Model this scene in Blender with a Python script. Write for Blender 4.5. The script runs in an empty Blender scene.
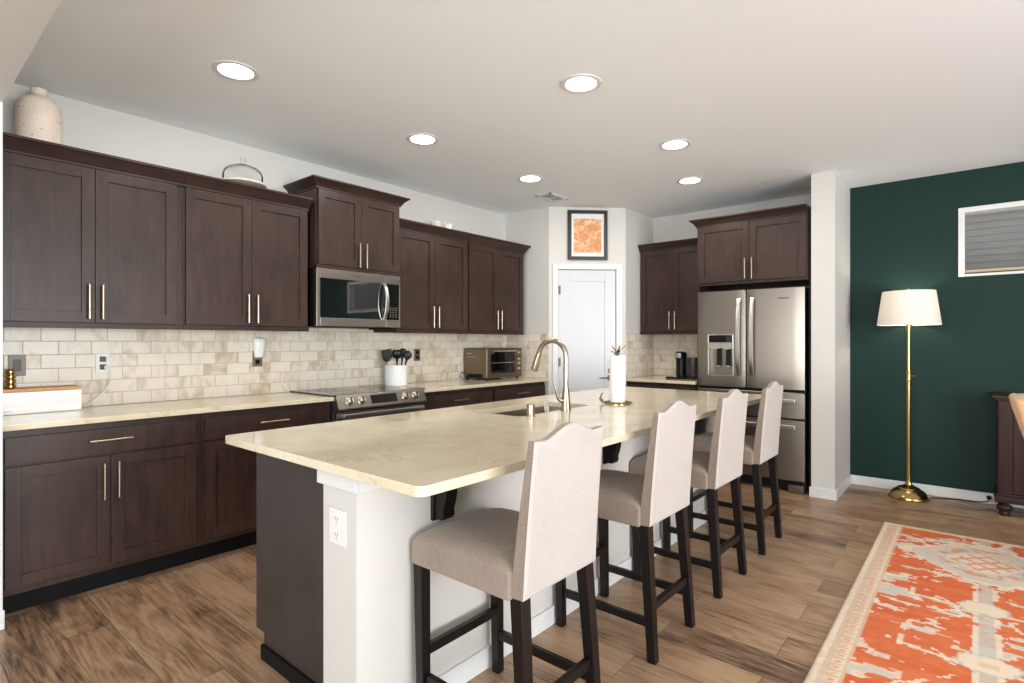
import bpy, bmesh, math, random
import numpy as np
from mathutils import Vector, Matrix

sc = bpy.context.scene
COL = sc.collection
random.seed(7)
PI = math.pi

# ------------------------------------------------------------------ camera
cam_d = bpy.data.cameras.new('camera')
cam_d.sensor_width = 36.0
cam_d.lens = 548.0 / 1024 * 36.0
cam_d.clip_start = 0.05
cam = bpy.data.objects.new('camera', cam_d)
COL.objects.link(cam)
cam.location = (0, 0, 1.319)
cam.rotation_euler = (math.radians(90), 0, math.radians(40.25))
sc.camera = cam

# ------------------------------------------------------------------ world, exposure
sc.view_settings.view_transform = 'Standard'
sc.view_settings.look = 'None'
sc.view_settings.gamma = 1
sc.view_settings.use_curve_mapping = False
sc.view_settings.exposure = -0.04
w = bpy.data.worlds.new('sky')
sc.world = w
w.use_nodes = True
bg = w.node_tree.nodes['Background']
bg.inputs[0].default_value = (0.95, 0.97, 1.0, 1)
bg.inputs[1].default_value = 1.5


def area_light(name, loc, rot, sx, sy, power, color=(1, 1, 1), spread=180):
    d = bpy.data.lights.new(name, 'AREA')
    d.shape = 'RECTANGLE'
    d.size, d.size_y = sx, sy
    d.energy = power
    d.color = color
    d.spread = math.radians(spread)
    o = bpy.data.objects.new(name, d)
    COL.objects.link(o)
    o.location = loc
    o.rotation_euler = rot
    return o


# daylight arriving through the windows behind and beside the camera
area_light('daylight_right', (4.45, 0.9, 1.35), (0, math.radians(131), 0), 2.1, 4.4, 470, (0.915, 0.965, 1.0))
area_light('daylight_rear', (0.3, -3.55, 1.35), (math.radians(118), 0, 0), 4.2, 2.1, 220, (0.915, 0.965, 1.0))


# ------------------------------------------------------------------ material helpers
def lin(c):
    return tuple(((x / 255) / 12.92 if x <= 10.3 else ((x / 255 + 0.055) / 1.055) ** 2.4) for x in c) + (1,)


class NT:
    def __init__(s, name):
        s.m = bpy.data.materials.new(name)
        s.m.use_nodes = True
        s.t = s.m.node_tree
        s.b = s.t.nodes['Principled BSDF']

    def n(s, typ, ins=None, **kw):
        nd = s.t.nodes.new(typ)
        for k, v in kw.items():
            setattr(nd, k, v)
        for k, v in (ins or {}).items():
            s.set(nd, k, v)
        return nd

    def set(s, nd, k, v):
        i = nd.inputs[k]
        if isinstance(v, bpy.types.NodeSocket):
            s.t.links.new(v, i)
        else:
            i.default_value = v

    def P(s, **kw):
        for k, v in kw.items():
            s.set(s.b, k.replace('_', ' '), v)

    def coords(s, scale=(1, 1, 1), loc=(0, 0, 0), kind='Object'):
        tc = s.n('ShaderNodeTexCoord')
        mp = s.n('ShaderNodeMapping', {'Vector': tc.outputs[kind], 'Scale': scale, 'Location': loc})
        return mp.outputs[0]

    def noise(s, vec, scale=5, detail=4, rough=0.5, dist=0.0):
        return s.n('ShaderNodeTexNoise', {'Vector': vec, 'Scale': scale, 'Detail': detail, 'Roughness': rough, 'Distortion': dist}).outputs[0]

    def ramp(s, fac, stops):
        r = s.n('ShaderNodeValToRGB', {'Fac': fac})
        el = r.color_ramp.elements
        while len(el) < len(stops):
            el.new(0.5)
        for e, (p, c) in zip(el, stops):
            e.position = p
            e.color = c
        return r.outputs[0]

    def mix(s, fac, a, b, mode='MIX'):
        m = s.n('ShaderNodeMix', data_type='RGBA', blend_type=mode)
        s.set(m, 0, fac)
        s.set(m, 6, a)
        s.set(m, 7, b)
        return m.outputs[2]

    def math(s, op, a, b=0.0):
        m = s.n('ShaderNodeMath', operation=op)
        s.set(m, 0, a)
        s.set(m, 1, b)
        return m.outputs[0]

    def bump(s, h, strength=0.2, dist=0.01):
        b = s.n('ShaderNodeBump', {'Height': h, 'Strength': strength, 'Distance': dist})
        s.t.links.new(b.outputs[0], s.b.inputs['Normal'])


def plain(name, c, rough=0.5, metal=0.0, spec=0.5, **kw):
    m = NT(name)
    m.P(Base_Color=lin(c), Roughness=rough, Metallic=metal)
    m.b.inputs['Specular IOR Level'].default_value = spec
    for k, v in kw.items():
        m.set(m.b, k.replace('_', ' '), v)
    return m.m


def mottled(name, c1, c2, scale=6, rough=0.5, stretch=(1, 1, 1), metal=0.0, bump=0.0, spec=0.5):
    m = NT(name)
    v = m.coords(stretch)
    f = m.noise(v, scale, 5, 0.6)
    m.P(Base_Color=m.ramp(f, [(0.3, lin(c1)), (0.7, lin(c2))]), Roughness=rough, Metallic=metal)
    m.b.inputs['Specular IOR Level'].default_value = spec
    if bump:
        m.bump(f, bump, 0.004)
    return m.m


def wood(name, dark, light, stretch, rough=0.35, scale=9.0, spec=0.5):
    m = NT(name)
    v = m.coords(stretch)
    g = m.noise(v, scale * 4, 6, 0.6, 0.3)
    blotch = m.noise(m.coords((1, 1, 1)), 3.2, 3, 0.5)
    f = m.math('ADD', m.math('MULTIPLY', g, 0.55), m.math('MULTIPLY', blotch, 0.45))
    m.P(Base_Color=m.ramp(f, [(0.34, lin(dark)), (0.66, lin(light))]), Roughness=rough)
    m.b.inputs['Specular IOR Level'].default_value = spec
    m.bump(g, 0.05, 0.002)
    return m.m


def make_floor():
    m = NT('floor_planks')
    tc = m.n('ShaderNodeTexCoord')
    sep = m.n('ShaderNodeSeparateXYZ', {'Vector': tc.outputs['Object']})
    vec = m.n('ShaderNodeCombineXYZ', {'X': m.math('ADD', sep.outputs[0], 20.16), 'Y': m.math('ADD', sep.outputs[1], 0.025 + 0.1925 * 40)}).outputs[0]
    br = m.n('ShaderNodeTexBrick', {'Vector': vec, 'Color1': (0, 0, 0, 1), 'Color2': (1, 1, 1, 1), 'Mortar': (0.5, 0.5, 0.5, 1),
                                    'Scale': 1.0, 'Mortar Size': 0.0016, 'Mortar Smooth': 0.3, 'Bias': 0.0, 'Brick Width': 1.22, 'Row Height': 0.1925},
             offset=0.37, offset_frequency=2, squash=1.0)
    rnd = br.outputs[0]
    seam = br.outputs['Fac']
    jump = m.n('ShaderNodeCombineXYZ', {'X': m.math('MULTIPLY', rnd, 37.0), 'Y': m.math('MULTIPLY', rnd, 11.0), 'Z': m.math('MULTIPLY', rnd, 23.0)}).outputs[0]
    base = m.n('ShaderNodeVectorMath', {0: tc.outputs['Object'], 1: jump}, operation='ADD').outputs[0]
    v1 = m.n('ShaderNodeMapping', {'Vector': base, 'Scale': (0.8, 6.5, 1)}).outputs[0]
    v2 = m.n('ShaderNodeMapping', {'Vector': base, 'Scale': (2.5, 42, 1)}).outputs[0]
    v3 = m.n('ShaderNodeMapping', {'Vector': base, 'Scale': (1.3, 3.6, 1)}).outputs[0]
    cath = m.noise(v1, 1.0, 2, 0.45, 0.6)
    rings = m.math('FRACT', m.math('MULTIPLY', cath, 12.0))
    rings = m.math('ABSOLUTE', m.math('SUBTRACT', rings, 0.5))
    fine = m.noise(v2, 2.2, 6, 0.65, 0.2)
    cloud = m.noise(v3, 1.7, 5, 0.62, 0.8)
    f = m.math('ADD', m.math('MULTIPLY', fine, 0.55), m.math('MULTIPLY', rings, 0.26))
    f = m.math('ADD', f, m.math('MULTIPLY', cloud, 0.75))
    f = m.math('ADD', f, m.math('MULTIPLY', m.math('SUBTRACT', rnd, 0.5), 0.20))
    col = m.ramp(f, [(0.45, lin((70, 55, 45))), (0.56, lin((114, 88, 68))), (0.68, lin((147, 115, 88))), (0.86, lin((174, 142, 112)))])
    col = m.mix(m.math('MULTIPLY', seam, 0.75), col, lin((48, 36, 30)))
    m.P(Base_Color=col, Roughness=m.math('ADD', 0.27, m.math('MULTIPLY', fine, 0.18)))
    m.bump(m.math('SUBTRACT', m.math('MULTIPLY', fine, 0.3), seam), 0.25, 0.002)
    return m.m


def make_tile(name, axis):
    m = NT(name)
    tc = m.n('ShaderNodeTexCoord')
    sep = m.n('ShaderNodeSeparateXYZ', {'Vector': tc.outputs['Object']})
    vec = m.n('ShaderNodeCombineXYZ', {'X': m.math('ADD', sep.outputs[axis], 0.1555 * 60 - 0.0232), 'Y': m.math('SUBTRACT', sep.outputs[2], 0.931)}).outputs[0]
    br = m.n('ShaderNodeTexBrick', {'Vector': vec, 'Color1': (0, 0, 0, 1), 'Color2': (1, 1, 1, 1), 'Mortar': (0.5, 0.5, 0.5, 1),
                                    'Scale': 1.0, 'Mortar Size': 0.0019, 'Mortar Smooth': 0.15, 'Bias': 0.0, 'Brick Width': 0.1555, 'Row Height': 0.078},
             offset=0.5, offset_frequency=2, squash=1.0)
    rnd = br.outputs[0]
    seam = br.outputs['Fac']
    jump = m.n('ShaderNodeCombineXYZ', {'X': m.math('MULTIPLY', rnd, 31.0), 'Y': m.math('MULTIPLY', rnd, 57.0), 'Z': rnd}).outputs[0]
    base = m.n('ShaderNodeVectorMath', {0: vec, 1: jump}, operation='ADD').outputs[0]
    mp = m.n('ShaderNodeMapping', {'Vector': base, 'Scale': (7, 3.5, 1), 'Rotation': (0, 0, 0.5)}).outputs[0]
    streak = m.noise(mp, 1.6, 4, 0.6, 0.7)
    f = m.math('ADD', m.math('MULTIPLY', streak, 0.9), m.math('MULTIPLY', m.math('SUBTRACT', rnd, 0.5), 0.25))
    col = m.ramp(f, [(0.20, lin((190, 170, 146))), (0.33, lin((209, 196, 176))), (0.45, lin((223, 213, 197))), (0.75, lin((227, 219, 204)))])
    col = m.mix(seam, col, lin((178, 164, 143)))
    m.P(Base_Color=col, Roughness=m.math('ADD', 0.24, m.math('MULTIPLY', seam, 0.5)))
    m.b.inputs['Specular IOR Level'].default_value = 0.35
    m.bump(m.math('SUBTRACT', m.math('MULTIPLY', streak, 0.25), seam), 0.35, 0.002)
    return m.m


def make_quartz():
    m = NT('cream_quartz')
    v = m.coords()
    cloud = m.noise(v, 3.5, 6, 0.65, 0.6)
    col = m.ramp(cloud, [(0.3, lin((208, 193, 164))), (0.55, lin((220, 207, 181))), (0.75, lin((227, 216, 194)))])
    vein = m.noise(m.n('ShaderNodeMapping', {'Vector': v, 'Scale': (1, 1.6, 1)}).outputs[0], 2.6, 7, 0.62, 1.2)
    vm = m.math('SUBTRACT', 1.0, m.math('MULTIPLY', m.math('ABSOLUTE', m.math('SUBTRACT', vein, 0.5)), 55.0))
    vm = m.math('MAXIMUM', vm, 0.0)
    gate = m.math('GREATER_THAN', m.noise(v, 5, 2, 0.5), 0.56)
    col = m.mix(m.math('MULTIPLY', m.math('MULTIPLY', vm, gate), 0.32), col, lin((150, 122, 88)))
    sp = m.noise(v, 130, 2, 0.6)
    col = m.mix(m.math('MULTIPLY', m.math('GREATER_THAN', sp, 0.64), 0.35), col, lin((168, 142, 104)))
    m.P(Base_Color=col, Roughness=0.08)
    return m.m


def make_glass(name, tint=(1, 1, 1, 1), gloss=0.02, fac=0.12):
    m = NT(name)
    nt = m.t
    nt.nodes.remove(m.b)
    out = nt.nodes['Material Output']
    tr = m.n('ShaderNodeBsdfTransparent', {'Color': tint})
    gl = m.n('ShaderNodeBsdfGlossy', {'Color': (1, 1, 1, 1), 'Roughness': gloss})
    fr = m.n('ShaderNodeLayerWeight', {'Blend': fac})
    mx = m.n('ShaderNodeMixShader')
    nt.links.new(fr.outputs['Fresnel'], mx.inputs[0])
    nt.links.new(tr.outputs[0], mx.inputs[1])
    nt.links.new(gl.outputs[0], mx.inputs[2])
    nt.links.new(mx.outputs[0], out.inputs[0])
    return m.m


def make_steel(name, c=(152, 143, 133), rough=0.3, axis=2):
    m = NT(name)
    st = [60, 60, 60]
    st[axis] = 1.2
    f = m.noise(m.coords(tuple(st)), 4, 3, 0.5)
    m.P(Base_Color=lin(c), Metallic=1.0, Roughness=m.math('ADD', rough, m.math('MULTIPLY', m.math('SUBTRACT', f, 0.5), 0.05)))
    m.b.inputs['Anisotropic'].default_value = 0.5
    return m.m


def make_fabric(name, c1, c2, rough=0.9):
    m = NT(name)
    v = m.coords()
    a = m.noise(m.n('ShaderNodeMapping', {'Vector': v, 'Scale': (1, 1, 0.12)}).outputs[0], 420, 2, 0.5)
    b = m.noise(m.n('ShaderNodeMapping', {'Vector': v, 'Scale': (0.12, 0.12, 1)}).outputs[0], 420, 2, 0.5)
    c = m.noise(v, 6, 3, 0.5)
    f = m.math('ADD', m.math('MULTIPLY', m.math('ADD', a, b), 0.38), m.math('MULTIPLY', c, 0.24))
    m.P(Base_Color=m.ramp(f, [(0.35, lin(c1)), (0.65, lin(c2))]), Roughness=rough)
    m.b.inputs['Sheen Weight'].default_value = 0.25
    m.b.inputs['Specular IOR Level'].default_value = 0.2
    m.bump(m.math('ADD', a, b), 0.12, 0.002)
    return m.m


def make_paint(name, c, rough=0.55, bump=0.04, spec=0.5):
    m = NT(name)
    m.b.inputs['Specular IOR Level'].default_value = spec
    f = m.noise(m.coords(), 160, 3, 0.5)
    m.P(Base_Color=lin(c), Roughness=rough)
    m.bump(f, bump, 0.002)
    return m.m


def emit(name, c, s):
    m = NT(name)
    m.P(Base_Color=lin(c))
    m.b.inputs['Emission Color'].default_value = lin(c)
    m.b.inputs['Emission Strength'].default_value = s
    return m.m


M = {}
M['floor'] = make_floor()
M['tile_y'] = make_tile('glazed_tile_along_y', 1)
M['tile_x'] = make_tile('glazed_tile_along_x', 0)
M['quartz'] = make_quartz()
M['wall'] = make_paint('warm_grey_wall_paint', (206, 203, 197))
M['ceil'] = make_paint('ceiling_paint', (239, 244, 246), 0.7)
M['green'] = make_paint('dark_green_paint', (14, 45, 38), 0.5, 0.04, 0.22)
M['trim'] = plain('white_trim_paint', (218, 218, 216), 0.35)
M['door'] = plain('white_door_paint', (202, 203, 204), 0.32)
M['cab'] = wood('espresso_maple', (38, 26, 21), (67, 48, 40), (1, 1, 0.12), 0.38, spec=0.33)
M['cab_h'] = wood('espresso_maple_crown', (38, 26, 23), (62, 43, 38), (0.15, 0.15, 1), 0.4, spec=0.3)
M['cab_in'] = plain('cabinet_shadow_gap', (30, 22, 20), 0.6)
M['panel'] = wood('island_end_panel', (52, 46, 44), (66, 58, 55), (1, 1, 0.12), 0.42, spec=0.3)
M['black'] = plain('black_toe_kick', (14, 14, 15), 0.6, 0.0, 0.2)
M['steel'] = make_steel('brushed_stainless')
M['steel_h'] = make_steel('brushed_stainless_across', axis=1)
M['chrome'] = plain('satin_steel', (214, 210, 205), 0.3, 1.0)
M['nickel'] = plain('brushed_nickel', (168, 155, 138), 0.28, 1.0)
M['dkgrey'] = plain('dark_grey_plastic', (48, 46, 45), 0.4)
M['blkgl'] = plain('black_glass', (10, 10, 11), 0.04)
M['filmgl'] = plain('mirror_film_glass', (14, 14, 15), 0.03, 0.0, 0.5, IOR=2.6)
M['blkpl'] = plain('black_plastic', (14, 14, 15), 0.35, 0.0, 0.35)
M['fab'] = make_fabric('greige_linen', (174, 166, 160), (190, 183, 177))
M['fab_shaded'] = make_fabric('taupe_linen_shaded', (128, 113, 101), (152, 136, 123))  # darker copy of the stool linen, side shade mostly put into the colour
M['leg'] = plain('black_stained_wood', (20, 16, 15), 0.32, 0.0, 0.3)
M['white'] = plain('white_ceramic', (236, 236, 234), 0.18)
M['paper'] = mottled('paper_towel', (238, 236, 232), (246, 244, 241), 60, 0.9, bump=0.15)
M['brass'] = plain('antique_brass', (182, 150, 98), 0.2, 1.0)
M['bamboo'] = wood('bamboo', (190, 132, 72), (216, 162, 98), (0.15, 1, 1), 0.45)
M['siding'] = mottled('grey_siding', (126, 124, 119), (138, 136, 131), 20, 0.7, (0.3, 1, 1))
M['tan'] = plain('tan_sill', (202, 178, 150), 0.6)
M['glass'] = make_glass('clear_glass')
M['dome'] = make_glass('dome_glass', (0.97, 0.98, 0.97, 1), 0.02, 0.09)
M['mat'] = plain('white_mat_board', (228, 228, 228), 0.6)
M['frame'] = plain('black_frame', (24, 24, 26), 0.35)
M['led'] = emit('light_disc', (255, 250, 240), 12)
M['plate'] = plain('white_plastic', (226, 224, 220), 0.35)
M['bronze'] = plain('brushed_bronze_plate', (112, 102, 90), 0.45, 0.4)
M['coral'] = mottled('chalky_ceramic', (214, 196, 176), (236, 224, 210), 25, 0.8)
M['tanvelvet'] = make_fabric('tan_velvet', (196, 150, 104), (222, 182, 138), 0.75)
M['side_wood'] = wood('dark_walnut', (34, 19, 16), (58, 34, 28), (1, 1, 0.12), 0.4, spec=0.25)
M['cream_cord'] = plain('white_cord', (226, 220, 210), 0.5)
M['toaster'] = make_steel('warm_stainless', (126, 112, 97), 0.3, axis=1)


def jug_mat():
    m = NT('speckled_stoneware')
    v = m.coords()
    base = m.ramp(m.noise(v, 8, 3, 0.5), [(0.3, lin((222, 202, 184))), (0.7, lin((236, 224, 212)))])
    sp = m.math('GREATER_THAN', m.noise(v, 75, 1, 0.4), 0.71)
    m.P(Base_Color=m.mix(m.math('MULTIPLY', sp, 0.8), base, lin((128, 92, 68))), Roughness=0.45)
    return m.m


M['jug'] = jug_mat()  # front and sides toned darker than the rear face to carry shade


def print_mat():
    m = NT('orange_abstract_print')
    v = m.coords()
    a = m.noise(m.n('ShaderNodeMapping', {'Vector': v, 'Rotation': (0.0, 0.6, 0.0), 'Scale': (1, 1, 1.6)}).outputs[0], 11, 6, 0.75, 1.2)
    vo = m.n('ShaderNodeTexVoronoi', {'Vector': v, 'Scale': 60}, feature='DISTANCE_TO_EDGE').outputs[0]
    col = m.ramp(a, [(0.32, lin((196, 96, 52))), (0.47, lin((212, 138, 84))), (0.6, lin((236, 196, 152)))])
    col = m.mix(m.math('MULTIPLY', m.math('LESS_THAN', vo, 0.03), 0.4), col, lin((250, 214, 178)))
    m.P(Base_Color=col, Roughness=0.5)
    return m.m


M['print'] = print_mat()


def shade_mat():
    m = NT('linen_lamp_shade')
    nt = m.t
    f = m.noise(m.coords((1, 1, 6)), 90, 2, 0.5)
    m.P(Base_Color=m.ramp(f, [(0.3, lin((236, 231, 222))), (0.7, lin((244, 240, 232)))]), Roughness=0.9)
    tl = m.n('ShaderNodeBsdfTranslucent', {'Color': lin((238, 228, 212))})
    mx = m.n('ShaderNodeMixShader', {0: 0.22})
    nt.links.new(m.b.outputs[0], mx.inputs[1])
    nt.links.new(tl.outputs[0], mx.inputs[2])
    nt.links.new(mx.outputs[0], nt.nodes['Material Output'].inputs[0])
    return m.m


M['shade'] = shade_mat()


# ------------------------------------------------------------------ geometry helpers
class Fr:
    """plan frame: u runs along a wall, n out of it"""
    def __init__(s, u=(1, 0), n=(0, 1), o=(0, 0)):
        s.u, s.n, s.o = u, n, o

    def p(s, a, b, z):
        return Vector((s.o[0] + s.u[0] * a + s.n[0] * b, s.o[1] + s.u[1] * a + s.n[1] * b, z))


WORLD = Fr()
LEFT = Fr((0, 1), (1, 0))            # u = world y, n = world x
BACK = Fr((1, 0), (0, -1))           # u = world x, n = -world y
KIT = Fr((0, 1), (-1, 0))            # u = world y, n = -world x
DD = Vector((0.592, 0.570)).normalized()
DIAG = Fr((DD.x, DD.y), (DD.y, -DD.x), (-3.445, 4.675))


class G:
    def __init__(s):
        s.bm = bmesh.new()

    def add(s, tb, fn):
        mp = {}
        for v in tb.verts:
            mp[v] = s.bm.verts.new(fn(v.co))
        for f in tb.faces:
            try:
                s.bm.faces.new([mp[v] for v in f.verts])
            except ValueError:
                pass
        tb.free()
        return s

    def box(s, a0, a1, b0, b1, z0, z1, bev=0.0, F=WORLD, seg=2):
        t = bmesh.new()
        bmesh.ops.create_cube(t, size=1.0)
        lo = (min(a0, a1), min(b0, b1), min(z0, z1))
        hi = (max(a0, a1), max(b0, b1), max(z0, z1))
        for v in t.verts:
            v.co = Vector([lo[i] + (v.co[i] + 0.5) * (hi[i] - lo[i]) for i in range(3)])
        if bev > 0:
            bev = min(bev, 0.45 * min(hi[i] - lo[i] for i in range(3)))
            bmesh.ops.bevel(t, geom=list(t.edges), offset=bev, segments=seg, affect='EDGES', profile=0.5)
        return s.add(t, lambda c: F.p(c.x, c.y, c.z))

    def hexa(s, bottom, top):
        """two quads, four points each, joined into a solid"""
        vs = [s.bm.verts.new(Vector(p)) for p in list(bottom) + list(top)]
        n = len(bottom)
        s.bm.faces.new(vs[:n][::-1])
        s.bm.faces.new(vs[n:])
        for i in range(n):
            j = (i + 1) % n
            s.bm.faces.new((vs[i], vs[j], vs[n + j], vs[n + i]))
        return s

    def bar(s, p0, p1, w, d, w1=None, d1=None, side=(0, 1, 0)):
        """tapered square bar from p0 to p1; w across 'side', d the other way"""
        p0, p1 = Vector(p0), Vector(p1)
        t = (p1 - p0).normalized()
        sd = Vector(side)
        sd = (sd - t * sd.dot(t)).normalized()
        o = t.cross(sd)
        w1 = w if w1 is None else w1
        d1 = d if d1 is None else d1
        q = lambda p, w, d: [p + sd * (a * w / 2) + o * (b * d / 2) for a, b in ((-1, -1), (1, -1), (1, 1), (-1, 1))]
        return s.hexa(q(p0, w, d), q(p1, w1, d1))

    def lathe(s, prof, c=(0, 0, 0), n=32, R=None, sx=1.0, sy=1.0):
        c = Vector(c)
        rings = []
        fn = (lambda v: c + (R @ v)) if R is not None else (lambda v: c + v)
        for r, z in prof:
            if r < 1e-6:
                rings.append([s.bm.verts.new(fn(Vector((0, 0, z))))])
            else:
                rings.append([s.bm.verts.new(fn(Vector((sx * r * math.cos(2 * PI * i / n), sy * r * math.sin(2 * PI * i / n), z)))) for i in range(n)])
        for a, b in zip(rings, rings[1:]):
            for i in range(n):
                j = (i + 1) % n
                if len(a) == 1 and len(b) == 1:
                    continue
                if len(a) == 1:
                    s.bm.faces.new((a[0], b[j], b[i]))
                elif len(b) == 1:
                    s.bm.faces.new((a[i], a[j], b[0]))
                else:
                    s.bm.faces.new((a[i], a[j], b[j], b[i]))
        return s

    def tube(s, pts, r, n=12, cap=True):
        pts = [Vector(p) for p in pts]
        rs = r if isinstance(r, (list, tuple)) else [r] * len(pts)
        tang = []
        for i in range(len(pts)):
            a = pts[max(0, i - 1)]
            b = pts[min(len(pts) - 1, i + 1)]
            tang.append((b - a).normalized())
        ref = Vector((0, 0, 1)) if abs(tang[0].z) < 0.9 else Vector((1, 0, 0))
        nrm = (ref - tang[0] * ref.dot(tang[0])).normalized()
        rings = []
        for p, t, rr in zip(pts, tang, rs):
            nrm = (nrm - t * nrm.dot(t)).normalized()
            bn = t.cross(nrm)
            rings.append([s.bm.verts.new(p + nrm * (rr * math.cos(2 * PI * k / n)) + bn * (rr * math.sin(2 * PI * k / n))) for k in range(n)])
        for a, b in zip(rings, rings[1:]):
            for i in range(n):
                j = (i + 1) % n
                s.bm.faces.new((a[i], a[j], b[j], b[i]))
        if cap:
            s.bm.faces.new(rings[0][::-1])
            s.bm.faces.new(rings[-1])
        return s

    def cyl(s, p0, p1, r, n=24):
        return s.tube([p0, p1], r, n)

    def torus(s, c, R, r, n=40, k=10, sx=1, sy=1, z=(0, 0, 1)):
        c = Vector(c)
        rot = Vector((0, 0, 1)).rotation_difference(Vector(z)).to_matrix()
        grid = [[s.bm.verts.new(c + rot @ Vector((sx * (R + r * math.cos(2 * PI * j / k)) * math.cos(2 * PI * i / n),
                                                 sy * (R + r * math.cos(2 * PI * j / k)) * math.sin(2 * PI * i / n),
                                                 r * math.sin(2 * PI * j / k)))) for j in range(k)] for i in range(n)]
        for i in range(n):
            for j in range(k):
                s.bm.faces.new((grid[i][j], grid[(i + 1) % n][j], grid[(i + 1) % n][(j + 1) % k], grid[i][(j + 1) % k]))
        return s

    def loft(s, rings, closed=True, cap=True):
        vr = [[s.bm.verts.new(Vector(p)) for p in r] for r in rings]
        n = len(vr[0])
        for a, b in zip(vr, vr[1:]):
            for i in range(n if closed else n - 1):
                j = (i + 1) % n
                s.bm.faces.new((a[i], a[j], b[j], b[i]))
        if cap:
            s.bm.faces.new(vr[0][::-1])
            s.bm.faces.new(vr[-1])
        return s

    def prism(s, poly, fn0, fn1):
        """polygon (list of 2-tuples) mapped by fn0 / fn1 to two caps"""
        return s.hexa([fn0(*p) for p in poly], [fn1(*p) for p in poly])


OFF = {}


def prop(o, label=None, cat=None, group=None, kind=None):
    if label:
        o['label'] = label
    if cat:
        o['category'] = cat
    if group:
        o['group'] = group
    if kind:
        o['kind'] = kind
    return o


def thing(name, label, cat, loc, group=None, rotz=0.0):
    o = bpy.data.objects.new(name, None)
    o.empty_display_size = 0.1
    COL.objects.link(o)
    o.location = loc
    o.rotation_euler = (0, 0, rotz)
    OFF[o] = Vector(loc)
    return prop(o, label, cat, group)


def part(name, g, mat, parent=None, local=False, angle=35, bev=0.0, label=None):
    me = bpy.data.meshes.new(name)
    bm = g.bm
    off = OFF.get(parent, Vector((0, 0, 0))) if parent is not None else Vector((0, 0, 0))
    if not local and off.length:
        bmesh.ops.translate(bm, vec=-off, verts=bm.verts)
    bmesh.ops.recalc_face_normals(bm, faces=bm.faces)
    bm.to_mesh(me)
    bm.free()
    me.materials.append(mat if not isinstance(mat, str) else M[mat])
    me.shade_smooth()
    me.set_sharp_from_angle(angle=math.radians(angle))
    o = bpy.data.objects.new(name, me)
    COL.objects.link(o)
    if parent is not None:
        o.parent = parent
    OFF[o] = off
    if bev:
        b = o.modifiers.new('edge', 'BEVEL')
        b.width = bev
        b.segments = 2
        b.limit_method = 'ANGLE'
        b.angle_limit = math.radians(40)
    wn = o.modifiers.new('normals', 'WEIGHTED_NORMAL')
    wn.keep_sharp = True
    if label:
        o['label'] = label
    return o


def solo(name, g, mat, label, cat, loc, group=None, angle=35, bev=0.0):
    """a thing that is one mesh, origin at its base"""
    bmesh.ops.translate(g.bm, vec=-Vector(loc), verts=g.bm.verts)
    o = part(name, g, mat, None, angle=angle, bev=bev)
    o.location = loc
    return prop(o, label, cat, group)


def struct(name, g, mat, parent=None, **kw):
    o = part(name, g, mat, parent, **kw)
    if parent is None:
        o['kind'] = 'structure'
    return o


def text_mesh(name, body, size, mat, parent, o, ux, uz, bold=False):
    cu = bpy.data.curves.new(name, 'FONT')
    cu.body = body
    cu.size = size
    cu.extrude = 0.0004
    cu.align_x = 'CENTER'
    cu.align_y = 'CENTER'
    tmp = bpy.data.objects.new(name + '_tmp', cu)
    me = bpy.data.meshes.new_from_object(tmp)
    bpy.data.objects.remove(tmp)
    me.name = name
    ux, uz = Vector(ux), Vector(uz)
    un = ux.cross(uz)
    off = OFF.get(parent, Vector((0, 0, 0)))
    for v in me.vertices:
        v.co = Vector(o) - off + ux * v.co.x + uz * v.co.y + un * v.co.z
    me.materials.clear()
    me.materials.append(M[mat])
    ob = bpy.data.objects.new(name, me)
    COL.objects.link(ob)
    ob.parent = parent
    OFF[ob] = off
    return ob


# ------------------------------------------------------------------ the room shell
XL, YP, CZ = -4.05, 4.675, 2.743        # left wall, pantry return, ceiling height
XR, YB, YG, YR = 4.3, 5.90, 5.92, -3.4
struct('floor', G().box(XL - 0.1, XR + 0.1, YR - 0.1, YB + 0.2, -0.1, 0), 'floor')
struct('ceiling', G().box(XL - 0.1, XR + 0.1, YR - 0.1, YB + 0.2, CZ, CZ + 0.1), 'ceil')
struct('wall_left', G().box(XL - 0.1, XL, YR, YB + 0.1, 0, CZ), 'wall')
struct('wall_back', G().box(XL, -1.07, YB, YB + 0.17, 0, CZ), 'wall')
# header and short return wall where the kitchen meets the room behind the camera
struct('wall_header', G().box(XL, XR, 0.0, 0.41, 2.42, CZ), 'wall')
struct('wall_return', G().box(XL, -3.43, 0.0, 0.385, 0, 2.42), 'wall')
struct('trim_5', G().box(-3.43, -3.412, 0.0, 0.41, 0, 2.42, 0.002), 'trim')
struct('baseboard_return', G().box(-3.412, -3.4, 0.0, 0.415, 0, 0.085, 0.002), 'trim')
# corner pantry: left return, diagonal wall with the door opening, right return
A2 = DIAG.p(0.822, 0, 0)
struct('wall_pantry_left', G().box(XL, -3.445, YP, YP + 0.09, 0, CZ), 'wall')
gd = G()
gd.box(0, 0.088, -0.1, 0, 0, CZ, F=DIAG)
gd.box(0.727, 0.822, -0.1, 0, 0, CZ, F=DIAG)
gd.box(0.088, 0.727, -0.1, 0, 2.09, CZ, F=DIAG)
struct('wall_pantry_front', gd, 'wall')
struct('wall_pantry_right', G().box(A2.x - 0.09, A2.x, A2.y, YB, 0, CZ), 'wall')
struct('wall_stub', G().box(-1.07, -0.893, 5.205, YB + 0.1, 0, CZ), 'wall')
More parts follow.
